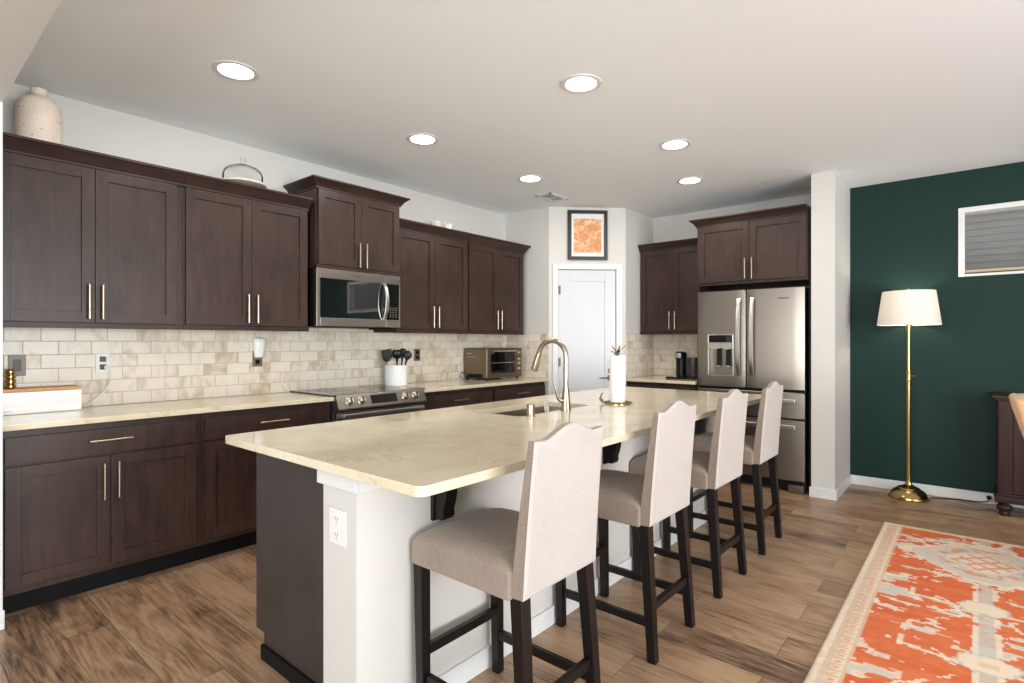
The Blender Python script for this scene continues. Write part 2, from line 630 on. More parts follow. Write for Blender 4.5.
# green wall with the high transom window
WX0, WX1, WZ0, WZ1 = -0.113, 1.75, 1.858, 2.433
gw = G().box(-0.893, WX0 + 0.03, YG, YG + 0.14, 0, CZ).box(WX1 - 0.03, XR, YG, YG + 0.14, 0, CZ)
gw.box(WX0 + 0.03, WX1 - 0.03, YG, YG + 0.14, 0, WZ0 + 0.03).box(WX0 + 0.03, WX1 - 0.03, YG, YG + 0.14, WZ1 - 0.03, CZ)
struct('wall_green', gw, 'green')
win = struct('window_1', G().box(WX0, WX0 + 0.042, YG - 0.012, YG + 0.12, WZ0, WZ1, 0.003)
             .box(WX1 - 0.042, WX1, YG - 0.012, YG + 0.12, WZ0, WZ1, 0.003)
             .box(WX0 + 0.042, WX1 - 0.042, YG - 0.012, YG + 0.12, WZ1 - 0.042, WZ1, 0.003)
             .box(WX0 + 0.042, WX1 - 0.042, YG - 0.012, YG + 0.12, WZ0, WZ0 + 0.022, 0.003), 'trim')
part('window_pane', G().box(WX0 + 0.04, WX1 - 0.04, YG + 0.09, YG + 0.096, WZ0 + 0.02, WZ1 - 0.04), 'glass', win)
part('window_sash', G().box(WX0 + 0.04, WX1 - 0.04, YG + 0.07, YG + 0.11, WZ0 + 0.02, WZ0 + 0.062, 0.004)
     .box(WX0 + 0.04, WX1 - 0.04, YG + 0.065, YG + 0.07, WZ0 + 0.04, WZ0 + 0.046), 'tan', win)
# neighbour's lap siding outside that window
gs = G()
for k in range(40):
    z = 0.9 + k * 0.0685
    gs.prism([(0, 0), (0.009, 0), (0.003, 0.072), (0, 0.072)], lambda d, h, z=z: (-2.5, 7.4 - d, z + h), lambda d, h, z=z: (4.5, 7.4 - d, z + h))
gs.box(-2.5, 4.5, 7.4, 7.5, 0, 3.7)
solo('neighbour_house_wall', gs, 'siding', 'grey lap-sided house wall seen outside through the high window', 'house wall', (1.0, 7.4, 0))
# right and rear walls with their windows (behind the camera)
gr = G().box(XR, XR + 0.12, YR, -1.35, 0, CZ).box(XR, XR + 0.12, 3.15, YB, 0, CZ)
gr.box(XR, XR + 0.12, -1.35, 3.15, 0, 0.3).box(XR, XR + 0.12, -1.35, 3.15, 2.4, CZ)
struct('wall_right', gr, 'wall')
gr = G().box(XL, -1.85, YR - 0.12, YR, 0, CZ).box(2.45, XR, YR - 0.12, YR, 0, CZ)
gr.box(-1.85, 2.45, YR - 0.12, YR, 0, 0.3).box(-1.85, 2.45, YR - 0.12, YR, 2.4, CZ)
struct('wall_rear', gr, 'wall')


def frame_window(name, F, u0, u1, n, z0, z1, mulls):
    g = G()
    for u in [u0 + 0.03] + mulls + [u1 - 0.03]:
        g.box(u - 0.035, u + 0.035, n - 0.05, n + 0.02, z0, z1, 0.003, F)
    g.box(u0, u1, n - 0.05, n + 0.02, z0, z0 + 0.06, 0.003, F).box(u0, u1, n - 0.05, n + 0.02, z1 - 0.06, z1, 0.003, F)
    wo = struct(name, g, 'trim')
    part('window_pane', G().box(u0 + 0.03, u1 - 0.03, n - 0.02, n - 0.015, z0 + 0.03, z1 - 0.03, F=F), 'glass', wo)


frame_window('window_2', Fr((0, 1), (-1, 0), (XR, 0)), -1.35, 3.15, 0.0, 0.3, 2.4, [0.15, 1.65])
frame_window('window_3', Fr((1, 0), (0, 1), (0, YR)), -1.85, 2.45, 0.0, 0.3, 2.4, [-0.42, 1.02])
# baseboards
struct('baseboard_green', G().box(-0.893, XR, YG - 0.013, YG, 0, 0.085, 0.003), 'trim')
struct('baseboard_stub', G().box(-1.083, -0.88, 5.192, 5.205, 0, 0.085, 0.003).box(-0.893, -0.88, 5.205, YG - 0.012, 0, 0.085, 0.003), 'trim')
struct('baseboard_right', G().box(XR - 0.013, XR, YR, YG, 0, 0.085, 0.003), 'trim')
struct('baseboard_rear', G().box(XL, XR, YR, YR + 0.013, 0, 0.085, 0.003), 'trim')
# tile backsplashes (fixed to the walls)
struct('trim_1', G().box(XL, XL + 0.008, 0.387, YP, 0.931, 1.405).box(XL, XL + 0.008, 2.095, 2.885, 1.405, 1.45), 'tile_y')
struct('trim_2', G().box(XL + 0.008, -3.449, YP - 0.008, YP, 0.931, 1.405), 'tile_x')
struct('trim_3', G().box(A2.x + 0.008, -2.079, YB - 0.008, YB, 0.931, 1.405), 'tile_x')
struct('trim_4', G().box(A2.x, A2.x + 0.008, A2.y + 0.01, YB, 0.931, 1.405), 'tile_y')

# pantry door
dr = struct('door_1', G().box(0.038, 0.096, -0.1, 0.017, 0, 2.142, 0.003, DIAG).box(0.719, 0.784, -0.1, 0.017, 0, 2.142, 0.003, DIAG)
            .box(0.0955, 0.7195, -0.1, 0.017, 2.083, 2.142, 0.003, DIAG), 'trim')
gd = G()
gd.box(0.099, 0.214, -0.045, -0.008, 0.01, 2.08, 0.002, DIAG).box(0.60, 0.716, -0.045, -0.008, 0.01, 2.08, 0.002, DIAG)
gd.box(0.214, 0.60, -0.045, -0.008, 1.96, 2.08, 0.002, DIAG).box(0.214, 0.60, -0.045, -0.008, 0.01, 0.22, 0.002, DIAG)
gd.box(0.213, 0.601, -0.04, -0.0165, 0.2, 1.97, 0, DIAG)
slab = part('door_slab', gd, 'door', dr)
gh = G().box(0.628, 0.684, -0.008, 0.0, 0.905, 0.96, 0.002, DIAG).box(0.635, 0.684, -0.008, 0.0, 0.985, 1.03, 0.002, DIAG)
gh.cyl(DIAG.p(0.655, -0.005, 0.935), DIAG.p(0.655, 0.04, 0.935), 0.008)
gh.tube([DIAG.p(0.662, 0.04, 0.935), DIAG.p(0.60, 0.042, 0.934), DIAG.p(0.535, 0.038, 0.93)], [0.009, 0.008, 0.006])
part('lever_handle', gh, 'bronze', dr, label='dark bronze lever handle')
for z in (1.865, 1.10, 0.3):
    part('hinge', G().cyl(DIAG.p(0.097, 0.004, z - 0.05), DIAG.p(0.097, 0.004, z + 0.05), 0.006, 10).box(0.099, 0.125, -0.009, -0.006, z - 0.045, z + 0.045, F=DIAG), 'bronze', dr)

# ------------------------------------------------------------------ cabinets


def bar_pull(parent, F, u, n, z, L=0.19, vertical=True):
    g = G()
    h = L / 2
    if vertical:
        g.cyl(F.p(u, n + 0.03, z - h), F.p(u, n + 0.03, z + h), 0.0068, 12)
        for s_ in (-1, 1):
            g.cyl(F.p(u, n - 0.001, z + s_ * 0.064), F.p(u, n + 0.03, z + s_ * 0.064), 0.0045, 10)
    else:
        g.cyl(F.p(u - h, n + 0.03, z), F.p(u + h, n + 0.03, z), 0.006, 12)
        for s_ in (-1, 1):
            g.cyl(F.p(u + s_ * 0.064, n - 0.001, z), F.p(u + s_ * 0.064, n + 0.03, z), 0.0045, 10)
    return part('bar_handle', g, 'nickel', parent, label='brushed nickel bar handle')


def shaker(parent, F, u0, u1, n, z0, z1, name='door', st=0.058, mat='cab'):
    g = G()
    b = 0.0012
    g.box(u0, u0 + st, n - 0.02, n, z0, z1, b, F).box(u1 - st, u1, n - 0.02, n, z0, z1, b, F)
    g.box(u0 + st, u1 - st, n - 0.02, n, z0, z0 + st, b, F).box(u0 + st, u1 - st, n - 0.02, n, z1 - st, z1, b, F)
    g.box(u0 + st - 0.002, u1 - st + 0.002, n - 0.0185, n - 0.0115, z0 + st - 0.002, z1 - st + 0.002, 0, F)
    return part(name, g, mat, parent)


def slab_front(parent, F, u0, u1, n, z0, z1, name='drawer'):
    return part(name, G().box(u0, u1, n - 0.02, n, z0, z1, 0.0015, F), 'cab', parent)


def base_cabinet(label, F, u0, u1, nback, nface, ndoors=2, drawers=1, group=None, ml=0.012, mr=0.012):
    um = (u0 + u1) / 2
    t = thing('base_cabinet', label, 'cabinet', F.p(um, nface - 0.25, 0), group)
    part('carcass', G().box(u0, u1, nback, nface - 0.021, 0.112, 0.899, F=F), 'cab', t)
    part('toe_kick', G().box(u0, u1, nback, nface - 0.10, 0, 0.112, F=F), 'black', t, label='black toe kick')
    a, b = u0 + ml, u1 - mr
    wd = (b - a) / drawers
    for k in range(drawers):
        d = slab_front(t, F, a + k * wd + 0.001, a + (k + 1) * wd - 0.001, nface, 0.733, 0.862)
        bar_pull(d, F, a + (k + 0.5) * wd, nface, 0.805, vertical=False)
    wd = (b - a) / ndoors
    for k in range(ndoors):
        x0, x1 = a + k * wd + 0.0015, a + (k + 1) * wd - 0.0015
        d = shaker(t, F, x0, x1, nface, 0.146, 0.72)
        u = x1 - 0.03 if (k == 0 and ndoors == 2) else x0 + 0.03
        bar_pull(d, F, u, nface, 0.592)
    return t


NF = -3.48
base_cabinet('dark base cabinet at far left below the white bread box, two doors and a drawer', LEFT, 0.412, 1.288, XL + 0.01, NF, mr=0.035)
base_cabinet('dark base cabinet standing left of the range, its right half behind the island', LEFT, 1.290, 2.133, XL + 0.01, NF)
base_cabinet('dark base cabinet just right of the range, drawer pull showing above the island', LEFT, 2.947, 3.848, XL + 0.01, NF)
base_cabinet('dark base cabinet under the toaster oven, ending at the pantry wall', LEFT, 3.850, 4.666, XL + 0.01, NF)


def crown(g, F, u0, u1, nb, nf, z0, z1, e=0.055, eu0=0.0, eu1=0.0):
    def ring(x, z):
        return [F.p(u0 - (eu0 and x), nb, z), F.p(u1 + (eu1 and x), nb, z), F.p(u1 + (eu1 and x), nf + x, z), F.p(u0 - (eu0 and x), nf + x, z)]
    h = z1 - z0
    prof = [(0.0, z0), (0.008, z0), (0.008, z0 + 0.15 * h), (0.016, z0 + 0.25 * h), (0.026, z0 + 0.5 * h), (e - 0.008, z0 + 0.8 * h), (e, z0 + 0.84 * h), (e, z1)]
    g.loft([ring(a, z) for a, z in prof])
    return g


def wall_cabinet(label, F, u0, u1, nback, nface, z0, z1, zc, eu0=0, eu1=0, group=None, hz=None, e=0.055, rail=True, ml=0.012, mr=0.012):
    um = (u0 + u1) / 2
    t = thing('wall_cabinet', label, 'cabinet', F.p(um, (nback + nface) / 2, z0), group)
    part('carcass', G().box(u0, u1, nback, nface - 0.021, z0 + 0.0, z1, F=F), 'cab', t)
    if rail:
        part('light_rail', G().box(u0, u1, nface - 0.04, nface - 0.004, z0 - 0.006, z0 + 0.022, 0.002, F), 'cab_h', t)
    part('crown_molding', crown(G(), F, u0, u1, nback, nface - 0.006, z1 - 0.004, zc, e, eu0, eu1), 'cab_h', t, angle=25)
    a, b = u0 + ml, u1 - mr
    um = (a + b) / 2
    for k, (x0, x1) in enumerate(((a, um - 0.0015), (um + 0.0015, b))):
        d = shaker(t, F, x0, x1, nface, z0 + 0.026, z1 - 0.006)
        bar_pull(d, F, (x1 - 0.029) if k == 0 else (x0 + 0.029), nface, hz if hz else z0 + 0.14)
    return t


UF = -3.722
XW = XL + 0.002
wall_cabinet('dark two-door wall cabinet at far left with the stoneware jug on top', LEFT, 0.388, 1.268, XW, UF, 1.398, 2.280, 2.357, ml=0.03, mr=0.036)
wall_cabinet('dark two-door wall cabinet with the glass cake dome on top, left of the microwave', LEFT, 1.270, 2.100, XW, UF, 1.398, 2.280, 2.357)
wall_cabinet('short raised wall cabinet with flared crown directly above the microwave', LEFT, 2.128, 2.886, XW, -3.66, 1.862, 2.446, 2.512, 0.06, 0.06, e=0.06, hz=1.985)
wall_cabinet('dark two-door wall cabinet right of the microwave with small ornaments on top', LEFT, 2.890, 3.748, XW, UF, 1.398, 2.272, 2.352)
wall_cabinet('dark two-door wall cabinet above the toaster oven, next to the pantry', LEFT, 3.750, 4.602, XW, UF, 1.398, 2.272, 2.352, 0, 0.055)
FB = -5.56
base_cabinet('dark base cabinet under the coffee maker counter, left of the refrigerator', BACK, A2.x + 0.006, -2.082, -(YB - 0.01), -5.24)
wall_cabinet('dark two-door wall cabinet above the coffee maker, between pantry and refrigerator', BACK, A2.x + 0.006, -2.080, -(YB - 0.002), FB, 1.403, 2.312, 2.384, 0.05, 0, e=0.05)
t = wall_cabinet('wide dark cabinet with tall crown mounted above the refrigerator', BACK, -2.058, -1.096, -(YB - 0.002), -5.20, 1.852, 2.418, 2.488, 0.06, 0, e=0.06, hz=1.985, rail=False)
part('side_panel', G().box(-2.078, -2.059, -(YB - 0.002), -5.26, 0, 2.418, 0.001, BACK), 'cab', t)
part('side_panel', G().box(-1.095, -1.072, -(YB - 0.002), -5.235, 0, 2.425, 0.001, BACK), 'black', t)  # black sheet added for the shade in the gap between refrigerator and wall

# ------------------------------------------------------------------ worktops


def slab_poly(outer, holes, z0, z1):
    bm = bmesh.new()
    edges = []
    for loop in [outer] + holes:
        vs = [bm.verts.new((x, y, z0)) for x, y in loop]
        for i in range(len(vs)):
            edges.append(bm.edges.new((vs[i], vs[(i + 1) % len(vs)])))
    bmesh.ops.triangle_fill(bm, use_beauty=True, use_dissolve=False, edges=edges)
    r = bmesh.ops.extrude_face_region(bm, geom=list(bm.faces))
    bmesh.ops.translate(bm, vec=(0, 0, z1 - z0), verts=[v for v in r['geom'] if isinstance(v, bmesh.types.BMVert)])
    g = G()
    g.bm.free()
    g.bm = bm
    return g


def rrect(x0, x1, y0, y1, r, n=6):
    pts = []
    for cx, cy, a0 in ((x1 - r, y1 - r, 0), (x0 + r, y1 - r, 90), (x0 + r, y0 + r, 180), (x1 - r, y0 + r, 270)):
        for k in range(n + 1):
            a = math.radians(a0 + 90 * k / n)
            pts.append((cx + r * math.cos(a), cy + r * math.sin(a)))
    return pts


CT0, CT1 = 0.90, 0.93
solo('countertop', G().box(XW, -3.447, 0.387, 2.136, CT0, CT1, 0.003), 'quartz', 'cream quartz countertop run along the left wall, left of the range', 'countertop', (-3.75, 1.28, CT0))
solo('countertop', G().box(XW, -3.447, 2.944, YP - 0.0015, CT0, CT1, 0.003), 'quartz', 'cream quartz countertop run between the range and the pantry wall', 'countertop', (-3.75, 3.8, CT0))
solo('countertop', G().box(A2.x + 0.0015, -2.080, 5.205, YB - 0.001, CT0, CT1, 0.003), 'quartz', 'small cream quartz countertop under the coffee maker beside the refrigerator', 'countertop', (-2.45, 5.6, CT0))
SX0, SX1, SY0, SY1 = -2.14, -1.80, 2.19, 2.87
solo('countertop', slab_poly(rrect(-2.377, -1.13, 0.957, 4.25, 0.03), [rrect(SX0, SX1, SY0, SY1, 0.03)], CT0, CT1), 'quartz',
     'large cream speckled quartz island countertop with a sink cutout', 'countertop', (-1.75, 2.6, CT0), bev=0.004)

# ------------------------------------------------------------------ island
isl = thing('kitchen_island', 'kitchen island with dark end panel and pale breakfast-bar side under the stools', 'kitchen island', (-1.9, 2.6, 0))
part('end_panel', G().hexa([(-2.262, 1.075, 0), (-1.70, 1.075, 0), (-1.70, 1.095, 0), (-2.262, 1.095, 0)], [(-2.262, 1.075, 0.107), (-1.70, 1.075, 0.107), (-1.70, 1.095, 0.107), (-2.262, 1.095, 0.107)])
     .box(-2.332, -1.70, 1.075, 1.095, 0.107, 0.899), 'panel', isl)
part('shoe_molding', G().box(-2.268, -1.705, 1.062, 1.075, 0, 0.062, 0.003), 'black', isl)
part('carcass', G().box(-2.31, -1.64, 1.095, SY0 - 0.03, 0.107, 0.899).box(-2.31, -1.64, SY1 + 0.03, 4.19, 0.107, 0.899)
     .box(-2.31, -1.64, SY0 - 0.03, SY1 + 0.03, 0.107, 0.62).box(-2.31, -2.27, SY0 - 0.03, SY1 + 0.03, 0.62, 0.899), 'cab', isl)
part('toe_kick', G().box(-2.25, -1.64, 1.095, 4.19, 0, 0.107), 'black', isl)
part('knee_wall', G().box(-1.64, -1.515, 1.018, 4.19, 0, 0.899).box(-1.71, -1.64, 1.018, 1.075, 0, 0.899), 'wall', isl, label='pale painted knee wall')
part('cap_trim', G().box(-1.726, -1.499, 1.002, 1.018, 0.836, 0.899, 0.002).box(-1.515, -1.499, 1.018, 4.19, 0.836, 0.899, 0.002), 'trim', isl, label='white cap trim')
part('baseboard', G().box(-1.515, -1.502, 1.018, 4.19, 0, 0.085, 0.003), 'trim', isl, label='white baseboard')
for k in range(4):
    y0, y1 = 1.11 + k * 0.77, 1.11 + (k + 1) * 0.77 - 0.005
    d = shaker(isl, KIT, y0, y1, 2.331, 0.15, 0.87)
    bar_pull(d, KIT, y1 - 0.04, 2.331, 0.7)
for y in (1.365, 2.57, 3.81):
    g = G()
    h = 0.036
    g.box(-1.515, -1.499, y - h, y + h, 0.668, 0.835, 0.003)
    prof = [(-1.499, 0.675), (-1.462, 0.675), (-1.452, 0.69), (-1.455, 0.71), (-1.446, 0.735), (-1.438, 0.77), (-1.436, 0.81), (-1.426, 0.84), (-1.42, 0.87), (-1.42, 0.898), (-1.499, 0.898)]
    g.prism(prof, lambda x, z, y=y: (x, y - h + 0.008, z), lambda x, z, y=y: (x, y + h - 0.008, z))
    part('corbel', g, 'leg', isl, bev=0.003, label='black carved corbel')

# island outlet
t = thing('wall_outlet', 'white power outlet on the end post of the island', 'power outlet', (-1.615, 1.018, 0.645))
part('cover_plate', G().box(-1.664, -1.568, 1.0115, 1.0178, 0.645, 0.763, 0.002), 'plate', t)
for z in (0.678, 0.73):
    so = part('socket', G().box(-1.632, -1.600, 1.009, 1.0115, z - 0.016, z + 0.016, 0.004), 'plate', t)
    part('slots', G().box(-1.624, -1.622, 1.0086, 1.0092, z - 0.002, z + 0.008).box(-1.610, -1.608, 1.0086, 1.0092, z - 0.002, z + 0.008).box(-1.618, -1.614, 1.0086, 1.0092, z - 0.011, z - 0.007), 'dkgrey', so)


def wall_outlet(label, y0, y1, z0, z1, plate='bronze', dev='black', sockets=2):
    x = XL + 0.008
    t = thing('wall_outlet', label, 'power outlet', (x, (y0 + y1) / 2, z0))
    part('cover_plate', G().box(x + 0.0002, x + 0.006, y0, y1, z0, z1, 0.002), plate, t)
    ym, hh = (y0 + y1) / 2, (z1 - z0)
    if sockets == 1:
        part('rocker', G().box(x + 0.005, x + 0.009, ym - 0.017, ym + 0.017, z0 + hh * .22, z1 - hh * .22, 0.002), dev, t)
    else:
        for s_ in (0.3, 0.7):
            part('socket', G().box(x + 0.005, x + 0.008, ym - 0.016, ym + 0.016, z0 + hh * s_ - 0.016, z0 + hh * s_ + 0.016, 0.004), dev, t)
    return t


wall_outlet('bronze plate with a dark switch above the white bread box', 0.506, 0.580, 1.128, 1.246, sockets=1, dev='dkgrey')
t = wall_outlet('outlet with white plate and a white cord plugged in, right of the bread box', 0.896, 0.968, 1.130, 1.247, plate='plate', dev='dkgrey')
wall_outlet('bronze outlet under the white plug-in device, left of the range', 1.833, 1.905, 1.135, 1.25)
wall_outlet('bronze outlet between the utensil crock and the toaster oven', 3.345, 3.417, 1.135, 1.25)
xw = XL + 0.017
solo('power_cord', G().box(xw - 0.001, xw + 0.02, 0.935, 0.958, 1.15, 1.172, 0.004)
     .tube([(xw + 0.02, 0.95, 1.16), (xw + 0.03, 0.965, 1.135), (xw + 0.03, 0.965, 1.08), (xw + 0.03, 0.94, 1.03), (xw + 0.03, 0.90, 0.985), (xw + 0.035, 0.86, 0.95), (xw + 0.04, 0.825, 0.937)], 0.004, 8),
     'cream_cord', 'white power cord hanging from the outlet right of the bread box', 'cord', (xw, 0.94, 0.932))
g = G()
rings = []
for z, hw, d in ((1.20, 0.026, 0.02), (1.206, 0.030, 0.03), (1.25, 0.036, 0.04), (1.30, 0.042, 0.045), (1.33, 0.042, 0.042), (1.345, 0.034, 0.03), (1.349, 0.02, 0.02)):
    rings.append([(XL + 0.018 + d * (0.02 if abs(math.cos(a)) > 2 else max(0, math.cos(a)) ** 0.6), 1.873 + hw * math.copysign(abs(math.sin(a)) ** 0.7, math.sin(a)), z) for a in [PI / 2 - PI * k / 14 for k in range(15)]])
g.loft(rings)
solo('plug_in_device', g, 'white', 'rounded white plug-in device above the bronze outlet left of the range', 'plug-in device', (XL + 0.018, 1.873, 1.20))

# ------------------------------------------------------------------ sink, faucet, soap dispenser
sk = thing('kitchen_sink', 'stainless undermount sink set in the island countertop', 'sink', (-1.97, 2.53, 0.70))
g = G()
o_ = rrect(SX0 - 0.012, SX1 + 0.012, SY0 - 0.012, SY1 + 0.012, 0.035)
i_ = rrect(SX0 - 0.004, SX1 + 0.004, SY0 - 0.004, SY1 + 0.004, 0.03)
b_ = rrect(SX0 + 0.012, SX1 - 0.012, SY0 + 0.012, SY1 - 0.012, 0.045)
g.loft([[(x, y, 0.899) for x, y in i_], [(x, y, 0.74) for x, y in b_], [(x * .96 - .04 * 1.97, y * .96 + .04 * 2.53, 0.712) for x, y in b_], [(x * .1 - .9 * 1.97, y * .1 + .9 * 2.53, 0.704) for x, y in b_]], cap=False)
g.loft([[(x, y, 0.899) for x, y in i_], [(x, y, 0.899) for x, y in o_], [(x, y, 0.70) for x, y in o_]], cap=False)
part('basin', g, 'steel_h', sk, angle=60)
part('drain', G().lathe([(0, 0.7055), (0.04, 0.7055), (0.044, 0.702), (0.044, 0.699)], (-1.97, 2.53, 0), 24), 'chrome', sk)

fx, fy = -1.765, 2.555
fa = thing('faucet', 'brushed nickel gooseneck pull-down faucet standing at the island sink', 'faucet', (fx, fy, CT1))
part('base', G().lathe([(0, 0.93), (0.029, 0.93), (0.029, 0.945), (0.026, 0.955), (0.024, 1.0), (0.021, 1.03), (0.016, 1.06), (0, 1.06)], (fx, fy, 0), 24), 'nickel', fa)
dx, dy = -0.95, -0.10          # the spout leans over the bowl
L = math.hypot(dx, dy)
dx, dy = dx / L, dy / L
R_ = 0.089
pts = [(fx, fy, 1.05), (fx, fy, 1.15), (fx, fy, 1.235)]
for k in range(1, 15):
    a = PI * k / 14 * 0.93
    pts.append((fx + dx * R_ * (1 - math.cos(a)), fy + dy * R_ * (1 - math.cos(a)), 1.235 + R_ * math.sin(a)))
part('spout', G().tube(pts, 0.0142, 16), 'nickel', fa)
e0 = Vector(pts[-1])
dn = (Vector(pts[-1]) - Vector(pts[-2])).normalized()
part('spray_head', G().tube([e0, e0 + dn * 0.02, e0 + dn * 0.06, e0 + dn * 0.105, e0 + dn * 0.112], [0.0155, 0.017, 0.020, 0.022, 0.018], 18), 'nickel', fa)
hb = Vector((fx, fy, 0.985))
part('handle', G().tube([hb, hb + Vector((-0.018, -0.035, 0.005)), hb + Vector((-0.026, -0.05, 0.03)), hb + Vector((-0.03, -0.06, 0.075)), hb + Vector((-0.034, -0.066, 0.11))], [0.014, 0.012, 0.008, 0.006, 0.005], 12), 'nickel', fa)
solo('air_gap_cap', G().lathe([(0, 0), (0.025, 0), (0.025, 0.004), (0.021, 0.008), (0.021, 0.058), (0.018, 0.064), (0, 0.066)], (-1.765, 2.235, CT1), 24), 'nickel',
     'short nickel cylinder cap beside the sink, left of the faucet', 'air gap cap', (-1.765, 2.235, CT1))

# paper towel holder and roll
px, py = -1.712, 3.045
th = thing('paper_towel_holder', 'bronze paper towel holder with gold leaf finial on the island', 'paper towel holder', (px, py, CT1))
part('base_plate', G().lathe([(0, 0), (0.078, 0), (0.078, 0.006), (0, 0.006)], (px, py, CT1), 32), 'brass', th)
g = G()
for k in range(18):
    a = 2 * PI * k / 18
    g.torus((px + 0.08 * math.cos(a), py + 0.08 * math.sin(a), CT1 + 0.009), 0.012, 0.0028, 12, 6)
part('gallery_ring', g, 'bronze', th)
g = G()
bx, by = px - 0.075, py - 0.045
g.tube([(bx, by, CT1 + 0.006), (bx - 0.016, by - 0.01, CT1 + 0.022), (bx - 0.012, by - 0.008, CT1 + 0.05), (bx - 0.004, by - 0.002, CT1 + 0.068)], [0.006, 0.007, 0.005, 0.004], 8)
g.tube([(bx, by, CT1 + 0.02), (bx - 0.022, by - 0.012, CT1 + 0.036)], [0.004, 0.006], 8)
part('side_arm', g, 'bronze', th)
part('rod', G().cyl((px, py, CT1 + 0.004), (px, py, CT1 + 0.312), 0.008, 12).lathe([(0, 0.308), (0.022, 0.309), (0.024, 0.314), (0, 0.319)], (px, py, CT1), 16), 'bronze', th)
for k in range(5):
    a = k * 2 * PI / 5 + 0.5
    d = Vector((math.cos(a), math.sin(a), 0))
    s_ = Vector((-math.sin(a), math.cos(a), 0))
    c = Vector((px, py, CT1 + 0.316))
    up = 0.05 if k % 2 == 0 else 0.012
    g = G()
    g.loft([[c + d * (0.05 * f) + Vector((0, 0, up * f)) + s_ * q * wd + Vector((0, 0, zz)) for q, zz in ((-1, 0), (0, 0.003), (1, 0), (0, -0.003))]
            for f, wd in ((0.05, 0.003), (0.3, 0.009), (0.6, 0.008), (0.85, 0.004), (1.0, 0.001))])
    part('leaf', g, 'brass' if k % 2 == 0 else 'dkgrey', th)
g = G()
g.lathe([(0.016, 0.012), (0.047, 0.012), (0.049, 0.02), (0.049, 0.292), (0.047, 0.30), (0.016, 0.30), (0.016, 0.012)], (px, py, CT1), 40)
solo('paper_towel_roll', g, 'paper', 'white paper towel roll standing on the bronze holder', 'paper towel roll', (px, py, CT1 + 0.012))

# ------------------------------------------------------------------ range
rg = thing('range', 'stainless slide-in electric range below the microwave', 'range', (-3.7, 2.54, 0))
RY0, RY1 = 2.140, 2.940
part('body', G().box(XL + 0.03, -3.47, RY0, RY1, 0.03, 0.895).box(XL + 0.06, -3.53, RY0 + 0.02, RY1 - 0.02, 0, 0.03), 'dkgrey', rg)
part('cooktop', G().box(XL + 0.012, -3.435, 2.118, 2.962, 0.9305, 0.940, 0.002).box(XL + 0.03, -3.45, RY0, RY1, 0.895, 0.931), 'blkgl', rg, label='black glass cooktop')
g = G()
pp = [(-3.47, 0.83), (-3.405, 0.83), (-3.395, 0.842), (-3.432, 0.938), (-3.445, 0.942), (-3.47, 0.940)]
g.prism(pp, lambda x, z: (x, RY0, z), lambda x, z: (x, RY1, z))
cp = part('control_panel', g, 'steel_h', rg, bev=0.002)
pn = Vector((0.096, 0, 0.037)).normalized()
pc = lambda y, f=0.5: Vector((-3.395 - 0.037 * f, y, 0.842 + 0.096 * f))
for y in (2.235, 2.335, 2.735, 2.835):
    c = pc(y)
    Rm = Vector((0, 0, 1)).rotation_difference(pn).to_matrix()
    kb = part('knob', G().lathe([(0, 0), (0.029, 0), (0.029, 0.004), (0.025, 0.006), (0.023, 0.026), (0.019, 0.03), (0, 0.03)], c, 24, Rm), 'chrome', rg)
    part('grip', G().bar(c + pn * 0.029 + Vector((-0.008, 0, 0.020)), c + pn * 0.029 - Vector((-0.008, 0, 0.020)), 0.010, 0.012), 'dkgrey', kb)
ft = Vector((-0.037, 0, 0.096)).normalized()
dsp = G().prism([(2.42, -0.032), (2.655, -0.032), (2.655, 0.034), (2.42, 0.034)], lambda y, s: pc(y) + ft * s + pn * 0.0003, lambda y, s: pc(y) + ft * s + pn * 0.002)
part('display', dsp, 'blkgl', rg, label='black touch display')
part('oven_door', G().box(-3.47, -3.432, RY0 + 0.006, RY1 - 0.006, 0.215, 0.812, 0.004), 'steel_h', rg)
part('oven_window', G().box(-3.4318, -3.430, RY0 + 0.13, RY1 - 0.13, 0.36, 0.66, 0.002), 'blkgl', rg)
part('oven_handle', G().box(-3.398, -3.375, RY0 + 0.03, RY1 - 0.03, 0.768, 0.808, 0.009).box(-3.433, -3.385, RY0 + 0.05, RY0 + 0.08, 0.773, 0.803, 0.003).box(-3.433, -3.385, RY1 - 0.08, RY1 - 0.05, 0.773, 0.803, 0.003), 'chrome', rg)
part('drawer', G().box(-3.47, -3.436, RY0 + 0.006, RY1 - 0.006, 0.05, 0.205, 0.004), 'steel_h', rg)
g = G()
for cy, cx, r in ((2.32, -3.62, 0.10), (2.74, -3.62, 0.085), (2.32, -3.86, 0.08), (2.74, -3.86, 0.10)):
    g.torus((cx, cy, 0.9401), r, 0.0012, 40, 6)
part('burner_ring', g, 'dkgrey', rg)

# ------------------------------------------------------------------ microwave
mw = thing('microwave', 'stainless over-the-range microwave mounted under the raised cabinet', 'microwave', (-3.84, 2.5, 1.43))
my0, my1, mz0, mz1 = 2.125, 2.885, 1.434, 1.858
part('body', G().box(XL + 0.01, -3.70, my0 + 0.003, my1 - 0.003, mz0 - 0.005, mz1, 0.004), 'black', mw)
g = G()
md = 2.748
fx0, fx1 = -3.70, -3.662
wy0, wy1, wz0, wz1 = my0 + 0.03, md - 0.012, mz0 + 0.062, mz1 - 0.07
g.box(fx0, fx1, my0, wy0, mz0, mz1, 0.003).box(fx0, fx1, wy1, md, mz0, mz1, 0.003)
g.box(fx0, fx1, wy0, wy1, mz0, wz0, 0.003).box(fx0, fx1, wy0, wy1, wz1, mz1, 0.003)
md_o = part('door', g, 'steel_h', mw)
part('door_window', G().box(fx0, fx1 - 0.002, wy0 - 0.002, wy1 + 0.002, wz0 - 0.002, wz1 + 0.002), 'filmgl', md_o)
g = G()
hy = md - 0.03
hp = []
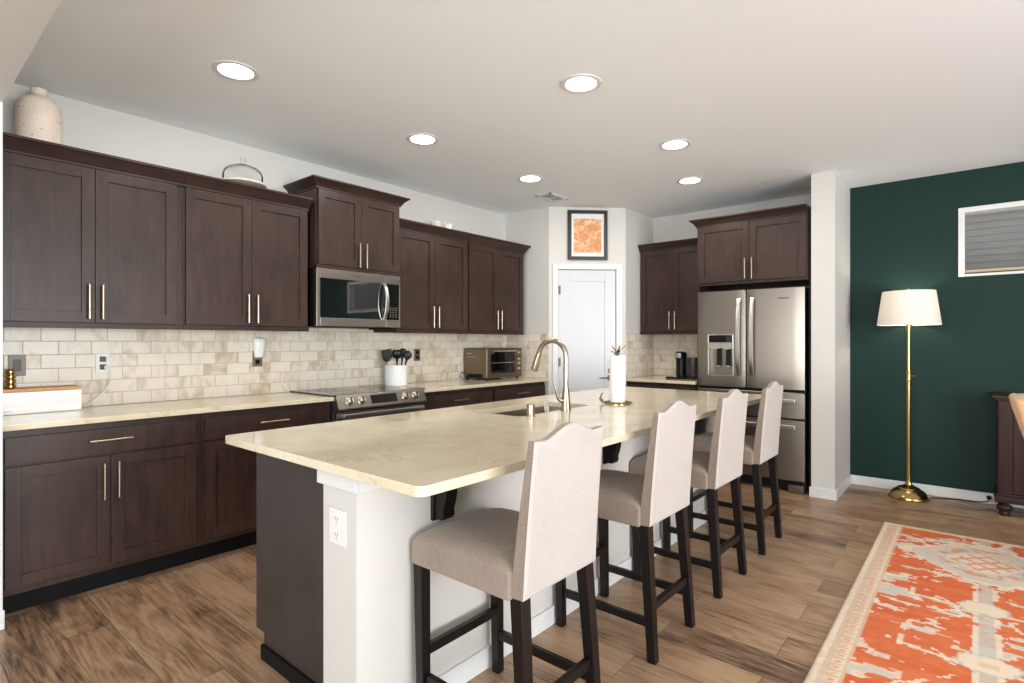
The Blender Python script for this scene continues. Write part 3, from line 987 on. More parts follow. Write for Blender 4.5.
for k in range(13):
    f = k / 12
    z = wz0 - 0.005 + (wz1 - wz0 + 0.01) * f
    hp.append((fx1 - 0.002 + 0.052 * math.sin(PI * f) ** 0.6, hy, z))
g.loft([[Vector(p) + Vector((a, b, 0)) for a, b in ((-0.005, -0.014), (0.005, -0.012), (0.005, 0.012), (-0.005, 0.014))] for p in hp])
part('door_handle', g, 'chrome', md_o)
part('panel_surround', G().box(fx0, fx1, md + 0.003, my1, mz0, wz0, 0.003).box(fx0, fx1, md + 0.003, my1, wz1, mz1, 0.003).box(fx0, fx1, my1 - 0.012, my1, wz0, wz1, 0.002), 'steel_h', mw)
cp = part('control_panel', G().box(fx0, fx1 - 0.002, md + 0.003, my1 - 0.012, wz0, wz1), 'blkgl', mw)
g = G()
for r_ in range(5):
    for c_ in range(3):
        y = md + 0.03 + c_ * 0.028
        z = wz0 + 0.02 + r_ * 0.018
        g.box(fx1 - 0.002, fx1 - 0.0012, y, y + 0.016, z, z + 0.008)
part('keypad', g, 'bronze', cp)
part('vent_grille', G().box(-3.76, -3.705, 2.64, 2.80, mz0 - 0.02, mz0 - 0.005, 0.002), 'black', mw)
text_mesh('brand_lettering', 'Whirlpool', 0.017, 'dkgrey', md_o, (fx1 + 0.0004, 2.47, mz1 - 0.033), (0, 1, 0), (0, 0, 1))

# ------------------------------------------------------------------ refrigerator
fr = thing('refrigerator', 'stainless french-door refrigerator with water dispenser beside the stub wall', 'refrigerator', (-1.58, 5.55, 0))
FX0, FX1, FXM, FY = -2.055, -1.122, -1.602, 5.20
part('body', G().box(FX0 + 0.004, FX1 - 0.002, FY + 0.075, YB - 0.03, 0.03, 1.79, 0.004).box(FX0 + 0.02, FX1 - 0.02, FY + 0.1, YB - 0.1, 0.0, 0.05), 'dkgrey', fr)


def fdoor(x0, x1, z0, z1, hole=None):
    """gently bowed stainless front"""
    g = G()
    n = 10
    def yb(x):
        f = (x - FX0) / (FX1 - FX0) * 2 - 1
        return FY - 0.004 + 0.014 * f * f
    xs = [x0 + (x1 - x0) * k / n for k in range(n + 1)]
    zr = [(z0, 0.006), (z0 + 0.006, 0.0), (z1 - 0.006, 0.0), (z1, 0.006)]
    if hole:
        hx0, hx1, hz0, hz1, hd = hole
        xs = sorted([x for x in xs if min(abs(x - hx0), abs(x - hx1)) > 0.012] + [hx0, hx1])
        zr = zr[:2] + [(hz0, 0.0), (hz1, 0.0)] + zr[2:]
    m = len(xs)
    rings = []
    for z, ins in zr:
        ring = []
        for i, x in enumerate(xs):
            xx = min(max(x, x0 + ins), x1 - ins)
            ring.append(g.bm.verts.new((xx, yb(x) + ins + (0.006 if i in (0, m - 1) else 0), z)))
        ring += [g.bm.verts.new((x1 - ins * .5, FY + 0.07, z)), g.bm.verts.new((x0 + ins * .5, FY + 0.07, z))]
        rings.append(ring)
    for k, (a, b) in enumerate(zip(rings, rings[1:])):
        for i in range(m + 2):
            if hole and i < m - 1 and abs(zr[k][0] - hz0) < 1e-6 and hx0 - 1e-6 <= xs[i] < hx1 - 1e-6:
                continue
            q = (i + 1) % (m + 2)
            g.bm.faces.new((a[i], a[q], b[q], b[i]))
    g.bm.faces.new(rings[0][::-1])
    g.bm.faces.new(rings[-1])
    if hole:
        ia, ib = xs.index(hx0), xs.index(hx1)
        loop = rings[2][ia:ib + 1] + rings[3][ia:ib + 1][::-1]
        deep = [g.bm.verts.new((v.co.x, FY + hd, v.co.z)) for v in loop]
        for i in range(len(loop)):
            q = (i + 1) % len(loop)
            g.bm.faces.new((loop[i], loop[q], deep[q], deep[i]))
        g.bm.faces.new(deep)
    return g


DX0, DX1, DZ0, DZ1 = -1.945, -1.72, 1.005, 1.385
dl = part('door', fdoor(FX0, FXM - 0.005, 0.895, 1.795, (DX0, DX1, DZ0, DZ1 - 0.085, 0.056)), 'steel', fr)

dr_ = part('door', fdoor(FXM + 0.005, FX1, 0.895, 1.795), 'steel', fr)
yd = FY - 0.001
# dispenser: frame standing slightly proud, dark upper panel, recess with paddles
dp = part('water_dispenser', G().box(DX0 - 0.006, DX0, yd - 0.006, yd + 0.01, DZ0, DZ1, 0.002).box(DX1, DX1 + 0.006, yd - 0.006, yd + 0.01, DZ0, DZ1, 0.002)
          .box(DX0 - 0.006, DX1 + 0.006, yd - 0.006, yd + 0.01, DZ0 - 0.006, DZ0, 0.002).box(DX0, DX1, yd - 0.004, yd + 0.008, DZ1 - 0.085, DZ1, 0.002), 'chrome', dl)
part('dispenser_display', G().box(DX0 + 0.004, DX1 - 0.004, yd - 0.0055, yd - 0.003, DZ1 - 0.075, DZ1 - 0.006, 0.001), 'blkgl', dl)
g = G()
prof = [(0, 0), (0.0, -0.045), (0.25, -0.055), (0.5, -0.04), (0.75, -0.055), (1.0, -0.045), (1.0, 0)]
g.prism(prof, lambda a, b: (DX0 + (DX1 - DX0) * a, yd - 0.008, DZ1 - 0.086 + b), lambda a, b: (DX0 + (DX1 - DX0) * a, yd + 0.045, DZ1 - 0.086 + b))
part('dispenser_nozzle', g, 'chrome', dl)
part('dispenser_tray', G().box(DX0 + 0.004, DX1 - 0.004, yd + 0.002, yd + 0.052, DZ0 + 0.0005, DZ0 + 0.006, 0.001), 'dkgrey', dl)
for xo in (0.07, 0.155):
    part('paddle', G().bar((DX0 + xo + 0.019, yd + 0.03, DZ0 + 0.25), (DX0 + xo + 0.019, yd + 0.02, DZ0 + 0.085), 0.040, 0.006, side=(1, 0, 0)), 'blkpl', dl)
    part('paddle_tip', G().box(DX0 + xo, DX0 + xo + 0.038, yd + 0.010, yd + 0.026, DZ0 + 0.076, DZ0 + 0.088, 0.003), 'chrome', dl)
part('recess_back', G().box(DX0 + 0.001, DX1 - 0.001, yd + 0.052, yd + 0.0555, DZ0 + 0.001, DZ1 - 0.087), 'steel_h', dl)


def fhandle(x, parent):
    g = G()
    rings = []
    for k in range(17):
        f = k / 16
        z = 1.0 + f * 0.715
        b = math.sin(PI * f) ** 0.45
        y = FY - 0.004 - 0.055 * b
        wd = 0.021
        rings.append([(x - wd, y, z), (x - wd * .6, y - 0.012, z), (x + wd * .6, y - 0.012, z), (x + wd, y, z), (x + wd * .6, y + 0.006, z), (x - wd * .6, y + 0.006, z)])
    g.loft(rings)
    part('door_handle', g, 'chrome', parent)


fhandle(-1.662, dl)
fhandle(-1.545, dr_)
text_mesh('brand_lettering', 'Whirlpool', 0.022, 'dkgrey', dr_, (-1.29, FY - 0.0035, 1.70), (1, 0, 0), (0, 0, 1))
for z0, z1, hz in ((0.645, 0.872, 0.80), (0.105, 0.632, 0.575)):
    d = part('freezer_drawer', fdoor(FX0, FX1, z0, z1), 'steel', fr)
    part('drawer_handle', G().box(FX0 + 0.06, FX1 - 0.06, FY - 0.058, FY - 0.036, hz - 0.022, hz + 0.022, 0.009)
         .box(FX0 + 0.09, FX0 + 0.12, FY - 0.04, FY + 0.01, hz - 0.015, hz + 0.015, 0.003).box(FX1 - 0.12, FX1 - 0.09, FY - 0.04, FY + 0.01, hz - 0.015, hz + 0.015, 0.003), 'chrome', d)
part('hinge_strip', G().box(FX0 + 0.02, FX1 - 0.02, FY + 0.03, FY + 0.075, 0.872, 0.895), 'black', fr)
part('kick_grille', G().box(FX0 + 0.03, FX1 - 0.03, FY + 0.035, FY + 0.075, 0.03, 0.10, 0.003), 'black', fr)
part('foot', G().box(FX1 - 0.13, FX1 - 0.005, FY + 0.0, FY + 0.075, 0.0, 0.075, 0.008), 'steel_h', fr)
part('foot', G().box(FX0 + 0.005, FX0 + 0.13, FY + 0.0, FY + 0.075, 0.0, 0.075, 0.008), 'steel_h', fr)

# ------------------------------------------------------------------ things on the left counter
bb = thing('bread_box', 'white bread box with a bamboo lid at the far left of the counter', 'bread box', (-3.93, 0.62, CT1))
bx0, bx1, by0, by1 = -4.035, -3.885, 0.40, 0.80
part('box', G().box(bx0, bx1, by0, by1, CT1, CT1 + 0.119, 0.006), 'white', bb)
part('lid', G().box(bx0 + 0.003, bx1 - 0.003, by0 + 0.003, by1 - 0.003, CT1 + 0.119, CT1 + 0.136, 0.004), 'bamboo', bb, label='bamboo lid')
text_mesh('lettering', 'BREAD', 0.018, 'tan', bb, (bx1 + 0.0004, 0.474, CT1 + 0.018), (0, 1, 0), (0, 0, 1))
g = G()
pr = [(0, 0)]
for k in range(4):
    z = k * 0.026
    pr += [(0.016, z + 0.001), (0.024, z + 0.008), (0.024, z + 0.018), (0.016, z + 0.025)]
pr += [(0.0, 0.104)]
g.lathe(pr, (-3.95, 0.505, CT1 + 0.136), 20)
solo('stacked_ring_ornament', g, 'brass', 'small brass-coloured ringed jar on the bread box lid at the left edge', 'ornament', (-3.95, 0.505, CT1 + 0.136))

# crock with utensils
cx, cy = -3.905, 3.03
ck = thing('utensil_crock', 'white ribbed ceramic crock of utensils behind the range corner', 'crock', (cx, cy, CT1))
pr = [(0, 0), (0.092, 0), (0.098, 0.006)]
for k in range(14):
    z = 0.012 + k * 0.0115
    pr += [(0.099, z), (0.0972, z + 0.0085), (0.0972, z + 0.0095)]
pr += [(0.102, 0.172), (0.102, 0.180), (0.095, 0.182), (0.092, 0.176), (0.092, 0.012), (0, 0.012)]
part('pot', G().lathe(pr, (cx, cy, CT1), 40), 'white', ck, angle=50)


def utensil(name, label, ang, lean, rad, length, head, group='cooking utensils in the crock', mat='blkpl'):
    d = Vector((math.cos(ang), math.sin(ang), 0))
    p0 = Vector((cx, cy, CT1 + 0.02)) + d * (rad * 0.25)
    p1 = p0 + d * lean + Vector((0, 0, length))
    t = thing(name, label, 'utensil', p0, group)
    ax = (p1 - p0).normalized()
    part('handle', G().tube([p0, p0.lerp(p1, 0.62)], 0.006, 8), mat, t)
    s_ = Vector((0.62, 0.79, 0))
    s_ = (s_ - ax * s_.dot(ax)).normalized()
    o = ax.cross(s_)
    q = p0.lerp(p1, 0.6)
    Lh = (p1 - q).length
    ring = []
    for f, wd, th_ in head:
        c = q + ax * (Lh * f)
        ring.append([c + s_ * (wd * math.cos(2 * PI * k / 12)) + o * (th_ * math.sin(2 * PI * k / 12)) for k in range(12)])
    part('head', G().loft(ring), mat, t, angle=60)
    return t


SP = [(0, .007, .006), (.15, .010, .006), (.38, .040, .004), (.8, .046, .003), (1, .042, .003)]
SPOON = [(0, .007, .006), (.3, .010, .006), (.45, .026, .008), (.70, .038, .011), (.9, .028, .008), (1, .008, .003)]
LADLE = [(0, .007, .006), (.35, .010, .007), (.45, .036, .020), (.68, .046, .026), (.88, .042, .024), (1, .030, .016)]
utensil('spatula', 'black wide spatula leaning left in the utensil crock', -1.75, 0.055, 0.16, 0.30, SP)
utensil('slotted_turner', 'black turner drooping out of the left rim of the crock', -2.9, 0.07, 0.16, 0.255, SPOON)
utensil('ladle', 'black ladle upright near the middle of the crock', -0.5, 0.02, 0.14, 0.295, LADLE)
utensil('cooking_spoon', 'black spoon in the middle of the crock, right of the ladle', 1.2, 0.03, 0.14, 0.31, SPOON)
utensil('solid_spoon', 'black rounded spoon leaning far right out of the crock', 0.85, 0.070, 0.16, 0.285, SPOON)
utensil('wooden_spoon', 'pale wooden utensil among the black ones in the crock', -1.2, 0.03, 0.2, 0.205, SPOON, mat='tan')

# toaster oven
to = thing('toaster_oven', 'stainless toaster oven on the counter below the last wall cabinet', 'toaster oven', (-3.86, 4.26, CT1))
tx0, tx1, ty0, ty1, tz0, tz1 = -4.035, -3.692, 3.99, 4.525, 0.95, 1.252
part('shell', G().box(tx0, tx1 - 0.012, ty0, ty1, tz0, tz1, 0.012, seg=3), 'toaster', to)
part('front_frame', G().box(tx1 - 0.014, tx1, ty0 + 0.003, ty0 + 0.05, tz0, tz1 - 0.003, 0.004).box(tx1 - 0.014, tx1, ty1 - 0.11, ty1 - 0.003, tz0, tz1 - 0.003, 0.004)
     .box(tx1 - 0.014, tx1, ty0 + 0.05, ty1 - 0.11, tz0, tz0 + 0.05, 0.003).box(tx1 - 0.014, tx1, ty0 + 0.05, ty1 - 0.11, tz1 - 0.035, tz1 - 0.003, 0.003), 'toaster', to)
dd = part('glass_door', G().box(tx1 - 0.012, tx1 - 0.003, ty0 + 0.048, ty1 - 0.108, tz0 + 0.048, tz1 - 0.033), 'blkgl', to)
part('rack', G().box(tx1 - 0.003, tx1 - 0.0015, ty0 + 0.06, ty1 - 0.12, 1.10, 1.106), 'chrome', dd)
part('door_handle', G().cyl((tx1 + 0.03, ty0 + 0.07, tz1 - 0.03), (tx1 + 0.03, ty1 - 0.13, tz1 - 0.03), 0.007, 12).cyl((tx1 - 0.002, ty0 + 0.09, tz1 - 0.03), (tx1 + 0.03, ty0 + 0.09, tz1 - 0.03), 0.005, 8)
     .cyl((tx1 - 0.002, ty1 - 0.15, tz1 - 0.03), (tx1 + 0.03, ty1 - 0.15, tz1 - 0.03), 0.005, 8), 'chrome', dd)
for z in (1.205, 1.135, 1.09, 1.035):
    part('knob', G().tube([(tx1 - 0.001, ty1 - 0.055, z), (tx1 + 0.012, ty1 - 0.055, z), (tx1 + 0.016, ty1 - 0.055, z)], [0.016, 0.014, 0.011], 16), 'chrome', to)
part('side_vent', G().box(tx0 + 0.06, tx1 - 0.07, ty0 - 0.002, ty0 + 0.002, tz0 + 0.004, tz0 + 0.042, 0.001), 'black', to)
part('side_lettering', G().box(tx0 + 0.05, tx0 + 0.12, ty0 - 0.0008, ty0 + 0.001, tz1 - 0.057, tz1 - 0.052).box(tx0 + 0.05, tx0 + 0.19, ty0 - 0.0008, ty0 + 0.001, tz1 - 0.092, tz1 - 0.089), 'chrome', to)
for x in (tx0 + 0.03, tx1 - 0.04):
    for y in (ty0 + 0.03, ty1 - 0.04):
        part('foot', G().cyl((x, y, CT1), (x, y, tz0 + 0.003), 0.013, 12), 'black', to)
part('power_cord', G().tube([(tx0 + 0.01, ty0 + 0.03, 0.985), (tx0 - 0.0, ty0 - 0.03, 1.0), (tx0 + 0.0, ty0 - 0.05, 0.96), (tx0 + 0.03, ty0 - 0.03, 0.936), (tx0 + 0.06, ty0 + 0.01, 0.936)], 0.004, 8), 'black', to)

# coffee maker
cm = thing('coffee_maker', 'black pod coffee maker on the small counter by the refrigerator', 'coffee maker', (-2.33, 5.62, CT1))
kx, ky = -2.375, 5.53
part('base_plate', G().box(kx - 0.055, kx + 0.19, ky - 0.07, ky + 0.12, CT1, CT1 + 0.018, 0.006), 'blkpl', cm)
part('column', G().lathe([(0, 0.018), (0.056, 0.018), (0.056, 0.20), (0.05, 0.215), (0, 0.215)], (kx, ky + 0.05, CT1), 24), 'blkpl', cm)
hd = part('brew_head', G().lathe([(0, 0.205), (0.06, 0.205), (0.062, 0.235), (0.058, 0.27), (0.04, 0.282), (0, 0.285)], (kx, ky + 0.03, CT1), 24), 'blkpl', cm)
part('brew_emblem', G().box(kx - 0.034, kx + 0.022, ky - 0.034, ky - 0.02, CT1 + 0.215, CT1 + 0.268, 0.01), 'chrome', hd)
part('water_tank', G().lathe([(0, 0.018), (0.068, 0.018), (0.074, 0.04), (0.076, 0.215), (0.070, 0.224), (0, 0.226)], (kx + 0.135, ky + 0.03, CT1), 28), 'dkgrey', cm)
part('drip_tray', G().box(kx - 0.1, kx + 0.03, ky - 0.12, ky - 0.03, CT1, CT1 + 0.022, 0.006), 'blkpl', cm)
part('cup_rest', G().cyl((kx - 0.02, ky - 0.07, CT1 + 0.022), (kx - 0.02, ky - 0.07, CT1 + 0.03), 0.024, 16), 'chrome', cm)
part('lid_handle', G().tube([(kx + 0.185, ky + 0.03, CT1 + 0.212), (kx + 0.26, ky + 0.03, CT1 + 0.27)], [0.006, 0.004], 8), 'tan', cm)

# ------------------------------------------------------------------ things on top of the wall cabinets
TOPZ = 2.357
jx, jy = -3.90, 0.615
jr = 0.097
pr = [(0, 0), (jr * .93, 0), (jr, 0.012), (jr * 1.01, 0.10), (jr, 0.215), (jr * .93, 0.25), (jr * .72, 0.278), (jr * .42, 0.294), (0.032, 0.300), (0.030, 0.308), (0.038, 0.316), (0.038, 0.334), (0.030, 0.338), (0.026, 0.33), (0.024, 0.30), (0, 0.29)]
solo('stoneware_jug', G().lathe(pr, (jx, jy, TOPZ), 48), 'jug', 'speckled cream stoneware jug on top of the leftmost wall cabinet', 'jug', (jx, jy, TOPZ), angle=50)
qx, qy = -3.845, 1.68
cs = thing('cake_stand', 'wooden-plate cake stand with glass dome on top of the wall cabinet', 'cake stand', (qx, qy, TOPZ))
part('pedestal', G().lathe([(0, 0), (0.06, 0), (0.055, 0.008), (0.03, 0.02), (0.03, 0.03), (0, 0.03)], (qx, qy, TOPZ), 28), 'coral', cs)
part('plate', G().lathe([(0, 0.028), (0.135, 0.030), (0.150, 0.036), (0.150, 0.046), (0.142, 0.047), (0.138, 0.042), (0, 0.042)], (qx, qy, TOPZ), 44), 'coral', cs)
pr = [(0.125, 0.043), (0.127, 0.06), (0.127, 0.10), (0.118, 0.128), (0.095, 0.150), (0.06, 0.165), (0.02, 0.172), (0.0, 0.173)]
part('glass_dome', G().lathe(pr, (qx, qy, TOPZ), 44), 'dome', cs, angle=80)
part('dome_rim', G().torus((qx, qy, TOPZ + 0.044), 0.126, 0.0022, 44, 6), 'dkgrey', cs)
part('dome_knob', G().lathe([(0, 0.172), (0.03, 0.174), (0.034, 0.179), (0.012, 0.184), (0.011, 0.190), (0.019, 0.200), (0.021, 0.210), (0.016, 0.221), (0, 0.226)], (qx, qy, TOPZ), 24), 'dome', cs, angle=80)

ox = -3.87
g = G()
g.lathe([(0, 0), (0.045, 0), (0.05, 0.01), (0.05, 0.085), (0.047, 0.092), (0.042, 0.09), (0.042, 0.02), (0, 0.02)], (ox, 3.47, 2.353), 8)
solo('ceramic_pot', g, 'coral', 'small beige pot on the wall cabinet right of the microwave', 'ornament', (ox, 3.47, 2.353))
g = G()
g.tube([(ox, 3.615, 2.353), (ox, 3.60, 2.42), (ox, 3.582, 2.470)], [0.014, 0.011, 0.002], 8)
g.tube([(ox, 3.615, 2.355), (ox, 3.63, 2.40), (ox, 3.645, 2.440), (ox, 3.665, 2.455)], [0.02, 0.028, 0.022, 0.008], 10)
g.lathe([(0, 0), (0.04, 0), (0.04, 0.012), (0, 0.014)], (ox, 3.625, 2.353), 16)
solo('coral_ornament', g, 'white', 'white branching ornament beside the small beige pot up on the cabinet', 'ornament', (ox, 3.625, 2.353))
g = G()
for y, r in ((3.79, 0.03), (3.83, 0.025)):
    g.lathe([(0, 0), (r, 0.004), (r * 1.05, 0.02), (r * .7, 0.05), (0, 0.062)], (ox, y, 2.353), 14, sy=1.4)
solo('shell_ornament', g, 'white', 'low white shell ornament on the cabinet, right of the branching ornament', 'ornament', (ox, 3.81, 2.353))
g = G().lathe([(0, 0), (0.05, 0), (0.06, 0.01), (0.05, 0.045), (0.03, 0.062), (0, 0.068)], (ox, 3.95, 2.352), 18, sy=1.3)
solo('stone_ornament', g, 'coral', 'low rounded pale ornament rightmost of those on the cabinets', 'ornament', (ox, 3.95, 2.352))

# ------------------------------------------------------------------ framed print over the pantry door
pf = thing('framed_print', 'orange abstract print in a black frame above the pantry door', 'framed picture', DIAG.p(0.41, 0.004, 2.182), rotz=math.atan2(DD.y, DD.x))
pw, ph = 0.212, 0.263           # half sizes
z0 = ph


def lb(g, a0, a1, b0, b1, c0, c1, bev=0):
    return g.box(a0, a1, b0, b1, c0, c1, bev)


g = G()
fw = 0.037
lb(g, -pw, -pw + fw, -0.024, 0.0, z0 - ph, z0 + ph, 0.002)
lb(g, pw - fw, pw, -0.024, 0.0, z0 - ph, z0 + ph, 0.002)
lb(g, -pw + fw, pw - fw, -0.024, 0.0, z0 - ph, z0 - ph + fw, 0.002)
lb(g, -pw + fw, pw - fw, -0.024, 0.0, z0 + ph - fw, z0 + ph, 0.002)
part('frame', g, 'frame', pf, local=True)
part('mat_board', lb(G(), -pw + fw - .001, pw - fw + .001, -0.010, -0.002, z0 - ph + fw - .001, z0 + ph - fw + .001), 'mat', pf, local=True)
part('print', lb(G(), -0.148, 0.148, -0.0112, -0.0098, z0 - 0.185, z0 + 0.175), 'print', pf, local=True)

# ------------------------------------------------------------------ ceiling fittings
LIGHTS = [(-2.972, 1.262, 'nearest recessed ceiling light on the left, above the first wall cabinets'),
          (-2.972, 2.537, 'middle recessed ceiling light of the left row, in front of the microwave'),
          (-2.972, 3.757, 'farthest recessed ceiling light of the left row, nearest the air vent'),
          (-1.664, 2.555, 'largest-looking recessed ceiling light over the middle of the island'),
          (-1.662, 3.785, 'recessed ceiling light over the far end of the island'),
          (-1.930, 4.717, 'recessed ceiling light nearest the refrigerator cabinets')]
for x, y, lab in LIGHTS:
    t = thing('recessed_light', lab, 'ceiling light', (x, y, CZ), 'recessed ceiling lights')
    part('trim_ring', G().lathe([(0.085, 0), (0.112, 0), (0.112, -0.004), (0.10, -0.008), (0.085, -0.004), (0.085, 0)], (x, y, CZ - 0.0005), 40), 'trim', t)
    part('light_disc', G().lathe([(0, -0.003), (0.086, -0.003), (0.086, -0.001), (0, -0.001)], (x, y, CZ), 32), 'led', t)
    ld = bpy.data.lights.new('downlight', 'AREA')
    ld.shape = 'DISK'
    ld.size = 0.16
    ld.energy = 7
    ld.color = (1.0, 0.95, 0.89)
    lo = bpy.data.objects.new('downlight', ld)
    COL.objects.link(lo)
    lo.location = (x, y, CZ - 0.012)
t = thing('ceiling_vent', 'white rectangular air vent in the ceiling near the pantry corner', 'air vent', (-3.19, 4.38, CZ))
vx0, vx1, vy0, vy1 = -3.285, -3.095, 4.225, 4.535
part('frame', G().box(vx0, vx1, vy0, vy0 + 0.03, CZ - 0.008, CZ - 0.0005, 0.002).box(vx0, vx1, vy1 - 0.03, vy1, CZ - 0.008, CZ - 0.0005, 0.002)
     .box(vx0, vx0 + 0.03, vy0, vy1, CZ - 0.008, CZ - 0.0005, 0.002).box(vx1 - 0.03, vx1, vy0, vy1, CZ - 0.008, CZ - 0.0005, 0.002), 'trim', t)
g = G()
for k in range(5):
    x = vx0 + 0.047 + k * 0.024
    g.box(x - 0.003, x + 0.003, vy0 + .028, vy1 - .028, CZ - .006, CZ - .0045)
g.box(vx0 + .028, vx1 - .028, (vy0 + vy1) / 2 - 0.008, (vy0 + vy1) / 2 + 0.008, CZ - .0065, CZ - .004)
part('louvers', g, 'trim', t)
part('duct_opening', G().box(vx0 + .028, vx1 - .028, vy0 + .028, vy1 - .028, CZ - .0012, CZ - .0004), 'dkgrey', t)

# ------------------------------------------------------------------ bar stools


def stool_parts(t):
    # local frame: faces -x, centred on y = 0, floor at z = 0
    n = 14
    x0, x1, hy = -0.260, 0.185, 0.218
    g = G()
    rows = []
    for i in range(n + 1):
        u = -1 + 2 * i / n
        row = []
        for j in range(n + 1):
            v = -1 + 2 * j / n
            uu = math.copysign(1 - (1 - abs(u)) ** 1.5, u)
            vv = math.copysign(1 - (1 - abs(v)) ** 1.5, v)
            z = 0.628 + 0.048 * ((1 - abs(uu) ** 5) * (1 - abs(vv) ** 5)) ** 0.5
            row.append(g.bm.verts.new(((x0 + x1) / 2 + uu * (x1 - x0) / 2, vv * hy, z)))
        rows.append(row)
    for i in range(n):
        for j in range(n):
            g.bm.faces.new((rows[i][j], rows[i + 1][j], rows[i + 1][j + 1], rows[i][j + 1]))
    edge = [rows[i][0] for i in range(n + 1)] + [rows[n][j] for j in range(1, n + 1)] + [rows[i][n] for i in range(n - 1, -1, -1)] + [rows[0][j] for j in range(n - 1, 0, -1)]
    low = [g.bm.verts.new((v.co.x, v.co.y, 0.550)) for v in edge]
    m = len(edge)
    for i in range(m):
        j = (i + 1) % m
        g.bm.faces.new((edge[i], edge[j], low[j], low[i]))
    g.bm.faces.new(low)
    part('seat', g, 'fab_shaded', t, local=True, angle=50, bev=0.004)
    # camel back
    g = G()
    hb = 0.199
    def top(s):
        a = abs(s)
        k = 0.5 + 0.5 * math.cos(PI * min(1, a / 0.72))
        return 1.024 + 0.038 * k ** 0.8 + (0.004 * (a - 0.72) / 0.28 if a > 0.72 else 0)
    def lean(z):
        f = (z - 0.535) / 0.5
        return 0.038 * max(f, 0) ** 1.3
    ss = [-1 + 2 * k / 24 for k in range(25)]
    zs = [0, .02, .2, .4, .6, .8, .93, 0.975, 1.0]
    def surf(xo, inset, thin=0.0):
        out = []
        for f in zs:
            r = []
            for s_ in ss:
                zt = top(s_) - inset
                z = 0.555 + inset + (zt - 0.555 - inset) * f
                r.append((xo + lean(z) + thin * f, s_ * (hb - 0.008 * f - inset), z))
            out.append(r)
        return out
    layers = [surf(0.172, 0.008, 0.026), surf(0.176, 0.0, 0.026), surf(0.220, 0.0), surf(0.224, 0.006)]
    V = [[[g.bm.verts.new(p) for p in r] for r in S] for S in layers]
    def sheet(b, S):
        for i in range(len(zs) - 1):
            for j in range(24):
                b.faces.new((S[i][j], S[i][j + 1], S[i + 1][j + 1], S[i + 1][j]))
    sheet(g.bm, V[0])
    sheet(g.bm, V[3])
    def rim(S):
        return S[0][:] + [r[-1] for r in S[1:-1]] + S[-1][::-1] + [r[0] for r in S[-2:0:-1]]
    for a, b in zip(V, V[1:]):
        A, B = rim(a), rim(b)
        for i in range(len(A)):
            j = (i + 1) % len(A)
            g.bm.faces.new((A[i], A[j], B[j], B[i]))
    part('backrest', g, 'fab_shaded', t, local=True, angle=55)
    g = G()
    L2 = [surf(0.2235, 0.0), surf(0.2305, 0.006)]
    W = [[[g.bm.verts.new(p) for p in r] for r in S] for S in L2]
    sheet(g.bm, W[0])
    sheet(g.bm, W[1])
    A, B = rim(W[0]), rim(W[1])
    for i in range(len(A)):
        j = (i + 1) % len(A)
        g.bm.faces.new((A[i], A[j], B[j], B[i]))
    part('back_panel_lit', g, 'fab', t, local=True, angle=55, label='rear panel of the backrest, linen toned paler as its lit face')
    for s_ in (-1, 1):
        part('leg', G().bar((-0.233, s_ * 0.193, 0.551), (-0.222, s_ * 0.193, 0.0), 0.042, 0.042, 0.034, 0.034), 'leg', t, local=True, bev=0.002)
        part('leg', G().bar((0.196, s_ * 0.176, 0.556), (0.236, s_ * 0.190, 0.0), 0.046, 0.044, 0.036, 0.036), 'leg', t, local=True, bev=0.002)
        part('side_stretcher', G().bar((-0.205, s_ * 0.188, 0.155), (0.225, s_ * 0.187, 0.155), 0.022, 0.034), 'leg', t, local=True, bev=0.002)
    part('footrest', G().bar((-0.212, -0.18, 0.255), (-0.212, 0.18, 0.255), 0.022, 0.034, side=(1, 0, 0)), 'leg', t, local=True, bev=0.002)
    part('rear_stretcher', G().bar((0.219, -0.18, 0.215), (0.219, 0.18, 0.215), 0.022, 0.034, side=(1, 0, 0)), 'leg', t, local=True, bev=0.002)


def copy_thing(src, loc, rotz=0.0):
    r = src.copy()
    COL.objects.link(r)
    r.location = loc
    r.rotation_euler = (0, 0, rotz)
    for ch in list(src.children):
        c = ch.copy()
        COL.objects.link(c)
        c.parent = r
        for gch in list(ch.children):
            d = gch.copy()
            COL.objects.link(d)
            d.parent = c
    return r


STX = -1.248
SY_ = [(STX + 0.010, 1.445, 'bar stool nearest the camera, greige upholstered camel back and black legs'),
       (STX, 2.285, 'second bar stool from the camera, beside the middle of the island'),
       (STX, 3.035, 'third bar stool from the camera, between its two neighbours at the island'),
       (STX, 3.785, 'bar stool at the far end of the island, nearest the refrigerator')]
st0 = thing('bar_stool', SY_[0][2], 'bar stool', (SY_[0][0], SY_[0][1], 0), 'upholstered bar stools along the island')
stool_parts(st0)
for x, y, lab in SY_[1:]:
    c = copy_thing(st0, (x, y, 0), random.uniform(-0.015, 0.015))
    c['label'] = lab

